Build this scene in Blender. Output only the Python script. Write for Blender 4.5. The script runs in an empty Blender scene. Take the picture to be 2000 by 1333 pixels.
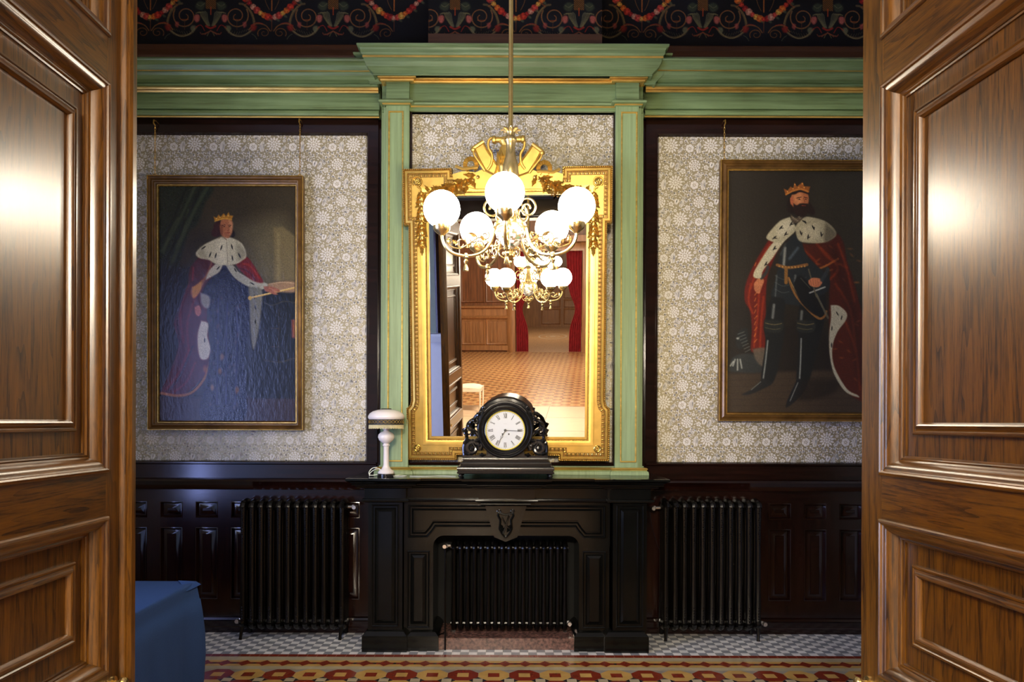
import bpy, math, random
import numpy as np
from mathutils import Matrix, Vector
random.seed(7)
rng = np.random.default_rng(7)
S = bpy.context.scene
COL = S.collection
PI = math.pi
R = math.radians

# ------------------------------------------------------------------ camera
CAM_H, F, CX, CY = 1.6, 1440.0, 987.0, 825.0      # eye height, focal length and principal point for a 2000x1333 frame
cam = bpy.data.cameras.new('camera')
cam.sensor_width = 36.0
cam.lens = 36.0 * F / 2000.0
cam.shift_x = (1000.0 - CX) / 2000.0
cam.shift_y = (CY - 666.5) / 2000.0
cam.clip_start = 0.02
cam.clip_end = 100
camo = bpy.data.objects.new('camera', cam)
COL.objects.link(camo)
ROLL = R(0.2)
camo.matrix_world = Matrix.Translation((0, 0, CAM_H)) @ Matrix.Rotation(R(90), 4, 'X') @ Matrix.Rotation(ROLL, 4, 'Z')
S.camera = camo

# ------------------------------------------------------------------ world, exposure
w = bpy.data.worlds.new('world')
S.world = w
w.use_nodes = True
w.node_tree.nodes['Background'].inputs[0].default_value = (0.45, 0.55, 0.8, 1)
w.node_tree.nodes['Background'].inputs[1].default_value = 0.15
S.view_settings.view_transform = 'Standard'
S.view_settings.look = 'None'
S.view_settings.gamma = 1
S.view_settings.use_curve_mapping = False
S.view_settings.exposure = 0.0
S.cycles.use_denoising = True
S.cycles.max_bounces = 8
S.cycles.sample_clamp_indirect = 6.0
S.cycles.caustics_reflective = False

GLOBE_POWER = 62.0         # emission of the opal globes
HALL_GLOBE_POWER = 900.0


def area_light(name, loc, rot, sx, sy, power, color):
    l = bpy.data.lights.new(name, 'AREA')
    l.shape = 'RECTANGLE'
    l.size, l.size_y, l.energy, l.color = sx, sy, power, color
    o = bpy.data.objects.new(name, l)
    o.location, o.rotation_euler = loc, rot
    COL.objects.link(o)
    return o


# daylight entering through the tall window of the left wall (two leaves) and an added fill light, without a fitting, for the hall behind the camera
area_light('daylight_far_leaf', (-4.12, 2.38, 1.75), (0, R(-90), 0), 2.9, 0.42, 170, (0.62, 0.74, 1.0))
area_light('daylight_near_leaf', (-4.12, 1.55, 1.75), (0, R(-90), 0), 2.9, 0.62, 260, (0.33, 0.42, 1.0))
area_light('hall_fill_light', (-0.5, -9.5, 5.05), (0, 0, 0), 3.0, 3.0, 280, (1.0, 0.86, 0.66))


# ------------------------------------------------------------------ image measure helpers: a photo point on the plane at depth y -> metres
def W(px, py, y):
    dx, dy = px - CX, py - CY
    c, s = math.cos(ROLL), math.sin(ROLL)
    ux, uy = dx * c + dy * s, -dx * s + dy * c
    return ux * y / F, CAM_H - uy * y / F


def WX(px, y, py=CY):
    return W(px, py, y)[0]


def WZ(py, y, px=CX):
    return W(px, py, y)[1]


# ------------------------------------------------------------------ materials
def srgb(r, g, b):
    f = lambda c: (c / 12.92 if c <= 0.04045 else ((c + 0.055) / 1.055) ** 2.4)
    return (f(r / 255), f(g / 255), f(b / 255), 1)


class NT:
    def __init__(s, name):
        s.m = bpy.data.materials.new(name)
        s.m.use_nodes = True
        s.t = s.m.node_tree
        s.b = s.t.nodes['Principled BSDF']

    def n(s, kind, **kw):
        nd = s.t.nodes.new(kind)
        for k, v in kw.items():
            setattr(nd, k, v)
        return nd

    def l(s, a, b):
        s.t.links.new(a, b)

    def inp(s, sock, v):
        if isinstance(v, bpy.types.NodeSocket):
            s.l(v, sock)
        else:
            sock.default_value = v

    def math(s, op, a, b=0.0, c=None):
        nd = s.n('ShaderNodeMath', operation=op)
        s.inp(nd.inputs[0], a)
        s.inp(nd.inputs[1], b)
        if c is not None:
            s.inp(nd.inputs[2], c)
        return nd.outputs[0]

    def vmath(s, op, a, b=(0, 0, 0)):
        nd = s.n('ShaderNodeVectorMath', operation=op)
        s.inp(nd.inputs[0], a)
        s.inp(nd.inputs[1], b)
        return nd.outputs[0]

    def mix(s, f, a, b):
        nd = s.n('ShaderNodeMix', data_type='RGBA')
        s.inp(nd.inputs['Factor'], f)
        s.inp(nd.inputs['A'], a)
        s.inp(nd.inputs['B'], b)
        return nd.outputs['Result']

    def ramp(s, f, stops):
        nd = s.n('ShaderNodeValToRGB')
        s.inp(nd.inputs[0], f)
        e = nd.color_ramp.elements
        while len(e) > 1:
            e.remove(e[-1])
        e[0].position, e[0].color = stops[0]
        for p, c in stops[1:]:
            x = e.new(p)
            x.color = c
        return nd.outputs[0]

    def noise(s, scale, stretch=(1, 1, 1), detail=3, rough=0.55, obj=True, rot=(0, 0, 0)):
        tc = s.n('ShaderNodeTexCoord')
        mp = s.n('ShaderNodeMapping')
        s.l(tc.outputs['Object'], mp.inputs[0])
        mp.inputs['Scale'].default_value = stretch
        mp.inputs['Rotation'].default_value = rot
        nd = s.n('ShaderNodeTexNoise')
        nd.inputs['Scale'].default_value = scale
        nd.inputs['Detail'].default_value = detail
        nd.inputs['Roughness'].default_value = rough
        s.l(mp.outputs[0], nd.inputs['Vector'])
        return nd.outputs[0]

    def bump(s, h, strength=0.2, dist=0.002):
        nd = s.n('ShaderNodeBump')
        nd.inputs['Strength'].default_value = strength
        nd.inputs['Distance'].default_value = dist
        s.inp(nd.inputs['Height'], h)
        s.l(nd.outputs[0], s.b.inputs['Normal'])

    def set(s, **kw):
        for k, v in kw.items():
            s.inp(s.b.inputs[k.replace('_', ' ')], v)
        return s.m


def simple(name, color, rough=0.5, metal=0.0, var=0.15, scale=8, stretch=(1, 1, 1), bump=0.0, bscale=60, **kw):
    t = NT(name)
    n = t.noise(scale, stretch)
    c = color
    d = tuple(x * (1 - var) for x in c[:3]) + (1,)
    u = tuple(min(1, x * (1 + var)) for x in c[:3]) + (1,)
    t.set(Base_Color=t.ramp(n, [(0.3, d), (0.7, u)]), Roughness=rough, Metallic=metal, **kw)
    if bump:
        t.bump(t.noise(bscale, stretch), bump)
    return t.m


def oak(name, stretch, dark=(0.018, 0.0055, 0.0004, 1), light=(0.105, 0.040, 0.0025, 1), rough=0.36, coat=0.9):
    """stretch: grain coordinates, small along the grain"""
    t = NT(name)
    warp = t.noise(1.0, tuple(x * 0.42 for x in stretch), detail=2)
    big = t.noise(1.0, tuple(x * 1.6 for x in stretch), detail=3, rough=0.6)
    fine = t.noise(1.0, tuple(x * 9.0 for x in stretch), detail=4, rough=0.7)
    # growth rings: contour lines of a slow noise give cathedral figures
    rings = t.math('FRACT', t.math('MULTIPLY', warp, 15.0))
    rings = t.math('POWER', rings, 2.0)
    f = t.math('ADD', t.math('MULTIPLY', big, 0.42), t.math('MULTIPLY', fine, 0.52))
    f = t.math('SUBTRACT', f, t.math('MULTIPLY', rings, 0.13))
    t.set(Base_Color=t.ramp(f, [(0.27, dark), (0.47, light), (0.66, tuple(x * 1.5 for x in light[:3]) + (1,))]), Roughness=rough)
    t.b.inputs['Specular IOR Level'].default_value = 0.25
    t.b.inputs['Coat Weight'].default_value = coat
    t.b.inputs['Coat Roughness'].default_value = 0.25
    t.bump(f, 0.35, 0.0012)
    return t.m


M = {}
M['oak_v'] = oak('varnished_oak_upright', (26, 26, 1.7))
M['oak_h'] = oak('varnished_oak_level', (1.7, 26, 26))
M['dark_wood'] = simple('dark_mahogany', (0.012, 0.0035, 0.0022, 1), 0.15, var=0.5, scale=5, stretch=(8, 8, 0.6), bump=0.05, bscale=9)
M['dark_wood_h'] = simple('dark_mahogany_level', (0.012, 0.0035, 0.0022, 1), 0.15, var=0.5, scale=5, stretch=(0.6, 8, 8), bump=0.05, bscale=9)
M['brown_cove'] = simple('brown_cove_paint', (0.085, 0.030, 0.010, 1), 0.4, var=0.35, scale=4, stretch=(0.4, 3, 6))
M['black_marble'] = simple('black_painted_wood', (0.0035, 0.0036, 0.003, 1), 0.14, var=0.3, scale=5, bump=0.04, bscale=14)
M['black_iron'] = simple('black_cast_iron', (0.003, 0.0025, 0.002, 1), 0.24, var=0.3, scale=20, bump=0.25, bscale=140)
M['black_marble'].node_tree.nodes['Principled BSDF'].inputs['Specular IOR Level'].default_value = 0.28
M['black_iron'].node_tree.nodes['Principled BSDF'].inputs['Specular IOR Level'].default_value = 0.3
M['soot'] = simple('sooty_recess', (0.004, 0.004, 0.004, 1), 0.9)
M['nickel'] = simple('nickel_valve', (0.75, 0.7, 0.68, 1), 0.25, metal=0.9, var=0.05)
M['brass'] = simple('polished_brass', (0.86, 0.62, 0.24, 1), 0.24, metal=0.95, var=0.06, scale=20)
M['chand_brass'] = simple('pale_gilt_brass', (0.72, 0.54, 0.24, 1), 0.26, metal=0.95, var=0.06, scale=25)
M['gold'] = simple('gold_leaf', (0.62, 0.40, 0.09, 1), 0.34, metal=0.75, var=0.12, scale=14, bump=0.12, bscale=45)
M['gold_dark'] = simple('gold_leaf_carving', (0.60, 0.37, 0.08, 1), 0.28, metal=0.85, var=0.2, scale=60)
M['gold_shade'] = simple('shaded_gold_ground', (0.22, 0.11, 0.02, 1), 0.4, metal=0.6, var=0.3, scale=60)  # darker gold: crevice shade of the mirror frame put into the colour
M['gold_paint'] = simple('dull_gold_paint', (0.70, 0.46, 0.11, 1), 0.32, metal=0.65, var=0.3, scale=10, stretch=(0.5, 1, 3))
M['frame_gilt'] = simple('worn_gilt_wood', (0.15, 0.075, 0.018, 1), 0.3, metal=0.35, var=0.4, scale=10, stretch=(1, 1, 1))
M['frame_bead'] = simple('bright_gilt_edge', (0.60, 0.36, 0.08, 1), 0.3, metal=0.8, var=0.3, scale=30)
M['marble_red'] = simple('brown_breccia', (0.13, 0.065, 0.05, 1), 0.25, var=0.8, scale=45)
M['white_board'] = simple('white_board', (0.62, 0.64, 0.72, 1), 0.35, var=0.03)
M['wall_green'] = simple('grey_green_wallpaper', (0.20, 0.23, 0.19, 1), 0.7, var=0.06, scale=20)
M['plaster'] = simple('cream_plaster', (0.62, 0.58, 0.5, 1), 0.8, var=0.06)
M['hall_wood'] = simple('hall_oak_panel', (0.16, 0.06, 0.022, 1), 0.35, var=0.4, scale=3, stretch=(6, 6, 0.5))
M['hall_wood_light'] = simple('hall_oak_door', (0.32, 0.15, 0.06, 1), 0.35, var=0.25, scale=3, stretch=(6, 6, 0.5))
M['red_cloth'] = simple('red_velvet', (0.30, 0.012, 0.02, 1), 0.8, var=0.2)
M['red_wall'] = simple('dark_red_wall', (0.14, 0.02, 0.015, 1), 0.6, var=0.2)
M['stone'] = simple('pale_stone_slab', (0.55, 0.40, 0.27, 1), 0.3, var=0.05)
M['parquet'] = simple('oak_parquet', (0.45, 0.25, 0.12, 1), 0.3, var=0.2, scale=3, stretch=(10, 0.5, 1))
M['stool_cloth'] = simple('cream_stool_cloth', (0.62, 0.55, 0.44, 1), 0.8, var=0.05)
M['black'] = simple('black_lacquer', (0.012, 0.011, 0.010, 1), 0.16, var=0.2)
M['opaline'] = simple('white_opaline', (0.80, 0.74, 0.68, 1), 0.14, var=0.04)
M['fringe'] = simple('cream_fringe', (0.62, 0.55, 0.30, 1), 0.8, var=0.1, scale=40)
M['ribbon'] = simple('black_ribbon', (0.02, 0.018, 0.012, 1), 0.6)
M['cord'] = simple('clear_cord', (0.72, 0.75, 0.62, 1), 0.25, var=0.02)
M['dial'] = simple('enamel_dial', (0.56, 0.58, 0.56, 1), 0.35, var=0.02)
M['ink'] = simple('black_enamel', (0.012, 0.012, 0.012, 1), 0.4)
M['ink_faint'] = simple('faint_engraving', (0.35, 0.36, 0.36, 1), 0.5)
M['brass_yellow'] = simple('yellow_brass_ring', (0.95, 0.75, 0.08, 1), 0.3, metal=0.5, var=0.05)


def cloth_blue():
    t = NT('blue_tablecloth')
    n = t.noise(380, (1, 1, 1))
    t.set(Base_Color=t.ramp(n, [(0.3, (0.028, 0.070, 0.21, 1)), (0.7, (0.045, 0.098, 0.265, 1))]), Roughness=0.85)
    t.b.inputs['Specular IOR Level'].default_value = 0.15
    t.bump(n, 0.15, 0.001)
    return t.m


M['cloth_blue'] = cloth_blue()


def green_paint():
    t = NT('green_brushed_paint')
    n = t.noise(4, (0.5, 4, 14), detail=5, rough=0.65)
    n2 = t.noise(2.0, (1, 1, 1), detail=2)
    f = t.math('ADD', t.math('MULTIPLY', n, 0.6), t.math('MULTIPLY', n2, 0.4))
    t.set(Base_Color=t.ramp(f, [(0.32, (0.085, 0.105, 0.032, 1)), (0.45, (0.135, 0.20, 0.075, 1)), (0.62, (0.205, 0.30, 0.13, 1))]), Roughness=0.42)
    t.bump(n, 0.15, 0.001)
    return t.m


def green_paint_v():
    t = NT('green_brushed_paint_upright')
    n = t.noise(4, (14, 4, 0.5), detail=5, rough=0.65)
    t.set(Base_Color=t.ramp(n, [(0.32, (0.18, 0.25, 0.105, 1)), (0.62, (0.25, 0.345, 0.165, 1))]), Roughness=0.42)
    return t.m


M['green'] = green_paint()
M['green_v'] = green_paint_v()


def mirror_mat():
    t = NT('old_mirror_glass')
    n = t.noise(260, (1, 1, 1), detail=1)
    t.set(Base_Color=t.ramp(n, [(0.28, (0.95, 0.95, 0.95, 1)), (0.30, (0.86, 0.86, 0.84, 1))]), Metallic=1.0, Roughness=0.0)
    return t.m


M['mirror'] = mirror_mat()


def globe_mat(name, power):
    t = NT(name)
    lw = t.n('ShaderNodeLayerWeight')
    t.set(Base_Color=(0.9, 0.88, 0.82, 1), Roughness=0.25)
    t.b.inputs['Emission Color'].default_value = (1.0, 0.87, 0.68, 1)
    t.b.inputs['Emission Strength'].default_value = power
    return t.m


M['globe'] = globe_mat('lit_opal_globe', GLOBE_POWER)
M['hall_globe'] = globe_mat('lit_opal_globe_hall', HALL_GLOBE_POWER)
M['far_globe'] = globe_mat('lit_opal_globe_far', 250.0)


def silk(name, lo, hi, rough, metal):
    t = NT(name)
    weave = t.noise(300, (1, 1, 0.15), detail=1)
    t.set(Base_Color=t.ramp(weave, [(0.3, lo), (0.7, hi)]), Roughness=rough, Metallic=metal)
    return t.m


M['silk_figure'] = silk('silver_silk_figure', (0.63, 0.595, 0.525, 1), (0.76, 0.725, 0.65, 1), 0.62, 0.0)
M['silk_ground'] = silk('olive_silk_ground', (0.31, 0.265, 0.155, 1), (0.41, 0.36, 0.23, 1), 0.5, 0.5)


def vcol(name, rough, bump=0.0, bs=60, bstretch=(1, 1, 1), coat=0.0, bdist=0.004):
    t = NT(name)
    a = t.n('ShaderNodeVertexColor', layer_name='paint')
    t.l(a.outputs[0], t.b.inputs['Base Color'])
    t.set(Roughness=rough)
    if bump:
        t.bump(t.noise(bs, bstretch, detail=4, rough=0.6), bump, bdist)
    return t.m


M['canvas'] = vcol('oil_paint_on_canvas', 0.24, 0.55, 16, (2.4, 1, 1.0))
M['canvas_matt'] = vcol('oil_paint_on_canvas_even', 0.42, 0.25, 60)
M['frieze_paint'] = vcol('painted_frieze_on_canvas', 0.75, 0.1, 30)
M['frieze_paint'].node_tree.nodes['Principled BSDF'].inputs['Specular IOR Level'].default_value = 0.2


def tile_mat(name, c, rough=0.22):
    return simple(name, c, rough, var=0.14, scale=9)


M['t_white'] = tile_mat('white_tile', (0.82, 0.81, 0.78, 1))
M['t_grey'] = tile_mat('grey_tile', (0.27, 0.28, 0.30, 1))
M['t_red'] = tile_mat('oxblood_tile', (0.19, 0.025, 0.010, 1))
M['t_yellow'] = tile_mat('ochre_tile', (0.50, 0.30, 0.085, 1))
M['t_buff'] = tile_mat('buff_tile', (0.42, 0.35, 0.22, 1))
M['t_black'] = tile_mat('black_tile', (0.025, 0.022, 0.022, 1))
M['t_grout'] = tile_mat('grout', (0.22, 0.19, 0.15, 1), 0.7)


# ------------------------------------------------------------------ objects
MAT = {}          # world matrices of parents


def thing(name, label=None, cat=None, loc=(0, 0, 0), rot=None, group=None, kind=None, parent=None):
    o = bpy.data.objects.new(name, None)
    o.empty_display_size = 0.1
    COL.objects.link(o)
    m = Matrix.Translation(loc) @ (rot if rot is not None else Matrix())
    o.matrix_local = m
    MAT[o.name] = m
    if label:
        o['label'] = label
    if cat:
        o['category'] = cat
    if group:
        o['group'] = group
    if kind:
        o['kind'] = kind
    return o


def tag(o, label=None, cat=None, group=None, kind=None):
    for k, v in (('label', label), ('category', cat), ('group', group), ('kind', kind)):
        if v:
            o[k] = v
    return o


def dup_tree(o, name=None, parent=None):
    c = o.copy()
    COL.objects.link(c)
    if parent is not None:
        c.parent = parent
    for ch in [x for x in bpy.data.objects if x.parent == o]:
        dup_tree(ch, None, c)
    return c


class MB:
    """collects shapes; build() links them as one mesh object"""

    def __init__(s):
        s.v, s.f, s.mi = [], [], []
        s.cur = 0

    def add(s, vs, fs):
        b = len(s.v)
        s.v += [tuple(v) for v in vs]
        s.f += [tuple(b + i for i in f) for f in fs]
        s.mi += [s.cur] * len(fs)
        return s

    def box(s, x0, x1, y0, y1, z0, z1):
        x0, x1 = min(x0, x1), max(x0, x1)
        y0, y1 = min(y0, y1), max(y0, y1)
        z0, z1 = min(z0, z1), max(z0, z1)
        v = [(x0, y0, z0), (x1, y0, z0), (x1, y1, z0), (x0, y1, z0), (x0, y0, z1), (x1, y0, z1), (x1, y1, z1), (x0, y1, z1)]
        return s.add(v, [(0, 3, 2, 1), (4, 5, 6, 7), (0, 1, 5, 4), (1, 2, 6, 5), (2, 3, 7, 6), (3, 0, 4, 7)])

    def chbox(s, x0, x1, y0, y1, z0, z1, c=0.01):
        """box with its front (low y) face chamfered"""
        v = []
        for (y, i) in ((y1, 0), (y0 + c, 0), (y0, c)):
            v += [(x0 + i, y, z0 + i), (x1 - i, y, z0 + i), (x1 - i, y, z1 - i), (x0 + i, y, z1 - i)]
        f = [(3, 2, 1, 0), (8, 9, 10, 11)]
        for k in (0, 4):
            for i in range(4):
                j = (i + 1) % 4
                f.append((k + i, k + j, k + 4 + j, k + 4 + i))
        return s.add(v, f)

    def prism(s, pts, y0, y1, plane='XZ'):
        n = len(pts)
        if plane == 'XZ':
            v = [(p[0], y0, p[1]) for p in pts] + [(p[0], y1, p[1]) for p in pts]
        elif plane == 'XY':
            v = [(p[0], p[1], y0) for p in pts] + [(p[0], p[1], y1) for p in pts]
        else:
            v = [(y0, p[0], p[1]) for p in pts] + [(y1, p[0], p[1]) for p in pts]
        f = [tuple(range(n)), tuple(range(2 * n - 1, n - 1, -1))]
        f += [(i, (i + 1) % n, n + (i + 1) % n, n + i) for i in range(n)]
        return s.add(v, f)

    def ring_prism(s, outer, inner, y0, y1):
        """flat band between two loops of equal length in XZ"""
        n = len(outer)
        v = [(p[0], y0, p[1]) for p in outer] + [(p[0], y0, p[1]) for p in inner] + [(p[0], y1, p[1]) for p in outer] + [(p[0], y1, p[1]) for p in inner]
        f = []
        for i in range(n):
            j = (i + 1) % n
            f += [(i, j, n + j, n + i), (2 * n + i, 3 * n + i, 3 * n + j, 2 * n + j), (i, 2 * n + i, 2 * n + j, j), (n + i, n + j, 3 * n + j, 3 * n + i)]
        return s.add(v, f)

    def sweep(s, path, prof, closed=True, f=None, cap=False):
        """prof (d, w): d to the left of the path, w height; mitred. f maps (u, v, w) to a point"""
        f = f or (lambda u, v, w_: (u, -w_, v))
        n, k = len(path), len(prof)
        vs = []
        for i, p in enumerate(path):
            a = path[i - 1] if (i > 0 or closed) else None
            b = path[(i + 1) % n] if (i < n - 1 or closed) else None
            ns = []
            for q0, q1 in ((a, p), (p, b)):
                if q0 is None or q1 is None:
                    continue
                dx, dy = q1[0] - q0[0], q1[1] - q0[1]
                L = math.hypot(dx, dy) or 1
                ns.append((-dy / L, dx / L))
            if len(ns) == 1:
                nx, ny = ns[0]
            else:
                nx, ny = ns[0][0] + ns[1][0], ns[0][1] + ns[1][1]
                q = 1 + ns[0][0] * ns[1][0] + ns[0][1] * ns[1][1]
                q = max(q, 0.15)
                nx, ny = nx / q, ny / q
            for d, w_ in prof:
                vs.append(f(p[0] + nx * d, p[1] + ny * d, w_))
        fs = []
        for i in range(n if closed else n - 1):
            j = (i + 1) % n
            for m in range(k - 1):
                fs.append((i * k + m, j * k + m, j * k + m + 1, i * k + m + 1))
        if cap and not closed:
            fs += [tuple(range(k)), tuple(range((n - 1) * k + k - 1, (n - 1) * k - 1, -1))]
        return s.add(vs, fs)

    def plan(s, path, prof, closed=False, cap=True):
        """moulding along a plan path (x, y) with profile (out, z)"""
        return s.sweep(path, prof, closed, lambda u, v, w_: (u, v, w_), cap)

    def lathe(s, prof, c, n=24, axis='Z', a0=0, a1=2 * PI, sx=1, sy=1):
        full = abs(a1 - a0 - 2 * PI) < 1e-6
        m = n if full else n + 1
        vs = []
        for i in range(m):
            a = a0 + (a1 - a0) * i / n
            for r, h in prof:
                x, y, z = r * math.cos(a) * sx, r * math.sin(a) * sy, h
                if axis == 'Y':
                    x, y, z = x, h, y
                elif axis == 'X':
                    x, y, z = h, x, y
                vs.append((c[0] + x, c[1] + y, c[2] + z))
        k = len(prof)
        fs = []
        for i in range(n):
            j = (i + 1) % m
            for q in range(k - 1):
                fs.append((i * k + q, j * k + q, j * k + q + 1, i * k + q + 1))
        return s.add(vs, fs)

    def ball(s, c, r, n=10, sc=(1, 1, 1), rot=None):
        vs, fs = [], []
        k = max(4, n // 2)
        for i in range(k + 1):
            t = PI * i / k
            for j in range(n):
                a = 2 * PI * j / n
                p = Vector((r * sc[0] * math.sin(t) * math.cos(a), r * sc[1] * math.sin(t) * math.sin(a), r * sc[2] * math.cos(t)))
                if rot is not None:
                    p = rot @ p
                vs.append((c[0] + p[0], c[1] + p[1], c[2] + p[2]))
        for i in range(k):
            for j in range(n):
                fs.append((i * n + j, i * n + (j + 1) % n, (i + 1) * n + (j + 1) % n, (i + 1) * n + j))
        return s.add(vs, fs)

    def tube(s, pts, r, n=8, closed=False, caps=True):
        P = [Vector(p) for p in pts]
        m = len(P)
        rr = r if isinstance(r, (list, tuple)) else [r] * m
        vs = []
        up = None
        for i, p in enumerate(P):
            a = P[i - 1] if (i > 0 or closed) else p
            b = P[(i + 1) % m] if (i < m - 1 or closed) else p
            t = (b - a)
            if t.length < 1e-9:
                t = Vector((0, 0, 1))
            t.normalize()
            if up is None:
                up = Vector((0, 1, 0)) if abs(t.y) < 0.9 else Vector((1, 0, 0))
            up = (up - t * up.dot(t))
            if up.length < 1e-6:
                up = t.orthogonal()
            up.normalize()
            sd = t.cross(up)
            for j in range(n):
                a_ = 2 * PI * j / n
                q = p + (up * math.cos(a_) + sd * math.sin(a_)) * rr[i]
                vs.append(tuple(q))
        fs = []
        for i in range(m if closed else m - 1):
            k = (i + 1) % m
            for j in range(n):
                fs.append((i * n + j, i * n + (j + 1) % n, k * n + (j + 1) % n, k * n + j))
        if caps and not closed:
            fs += [tuple(range(n)), tuple(range((m - 1) * n + n - 1, (m - 1) * n - 1, -1))]
        return s.add(vs, fs)

    def leaf(s, c, L, wd, ang, th=0.006, lobes=3, curl=0.3):
        """carved acanthus leaf lying in the XZ plane, bulging to -y; c base point, ang direction"""
        n, k = 9, 5
        vs, fs = [], []
        ca, sa = math.cos(ang), math.sin(ang)
        for i in range(n + 1):
            t = i / n
            w_ = wd * math.sin(PI * min(1, t * 0.92 + 0.06)) * (1 + 0.28 * math.cos(t * lobes * 2 * PI))
            for j in range(k):
                q = -1 + 2 * j / (k - 1)
                x = L * t - abs(q) * w_ * 0.4
                y = q * w_
                h = th * (1.6 * (1 - q * q) + (0.7 if j == 2 else 0) + curl * 2 * t * t * (1.5))
                vs.append((c[0] + x * ca - y * sa, c[1] - h, c[2] + x * sa + y * ca))
        for i in range(n):
            for j in range(k - 1):
                a = i * k + j
                fs.append((a, a + 1, a + k + 1, a + k))
        return s.add(vs, fs)

    def build(s, name, mat, parent=None, world=True, smooth=35, origin=None, col=None, mats=None):
        me = bpy.data.meshes.new(name)
        vs = s.v
        if parent is not None and world:
            mi = MAT[parent.name].inverted()
            vs = [tuple(mi @ Vector(v)) for v in vs]
            pm = MAT[parent.name]
        elif parent is not None:
            pm = MAT[parent.name]
        else:
            if origin is None:
                a = np.array(vs)
                origin = ((a[:, 0].min() + a[:, 0].max()) / 2, (a[:, 1].min() + a[:, 1].max()) / 2, a[:, 2].min())
            vs = [(v[0] - origin[0], v[1] - origin[1], v[2] - origin[2]) for v in vs]
            pm = Matrix.Translation(origin)
        me.from_pydata(vs, [], s.f)
        for m in (mats or [mat]):
            me.materials.append(m)
        if mats:
            me.polygons.foreach_set('material_index', s.mi)
        me.validate()
        if smooth and len(s.f) < 60000:
            import bmesh
            bm = bmesh.new()
            bm.from_mesh(me)
            bmesh.ops.recalc_face_normals(bm, faces=bm.faces)
            bm.to_mesh(me)
            bm.free()
            me.polygons.foreach_set('use_smooth', [True] * len(me.polygons))
            me.set_sharp_from_angle(angle=R(smooth))
        o = bpy.data.objects.new(name, me)
        COL.objects.link(o)
        if parent is not None:
            o.parent = parent
        else:
            o.location = origin
        MAT[o.name] = pm.copy()
        return o


def rect(x0, x1, z0, z1):
    return [(x0, z0), (x1, z0), (x1, z1), (x0, z1)]


def at(y):
    """XZ plane at depth y, w toward the camera"""
    return lambda u, v, w_: (u, y - w_, v)


def spiral(cx, cz, r0, r1, a0, turns, n=40, y=0.0):
    return [(cx + (r0 + (r1 - r0) * i / n) * math.cos(a0 + turns * 2 * PI * i / n), y, cz + (r0 + (r1 - r0) * i / n) * math.sin(a0 + turns * 2 * PI * i / n)) for i in range(n + 1)]


def smooth_pts(pts, n=6):
    out = []
    P = [np.array(p, float) for p in pts]
    for i in range(len(P) - 1):
        p0, p1, p2, p3 = P[max(i - 1, 0)], P[i], P[i + 1], P[min(i + 2, len(P) - 1)]
        for k in range(n):
            t = k / n
            out.append(tuple(0.5 * ((2 * p1) + (-p0 + p2) * t + (2 * p0 - 5 * p1 + 4 * p2 - p3) * t * t + (-p0 + 3 * p1 - 3 * p2 + p3) * t ** 3)))
    out.append(tuple(P[-1]))
    return out

# ================================================================== DAMASK: woven figures drawn once as polygons, repeated over a panel
TU, TV = 0.303, 0.280


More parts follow.
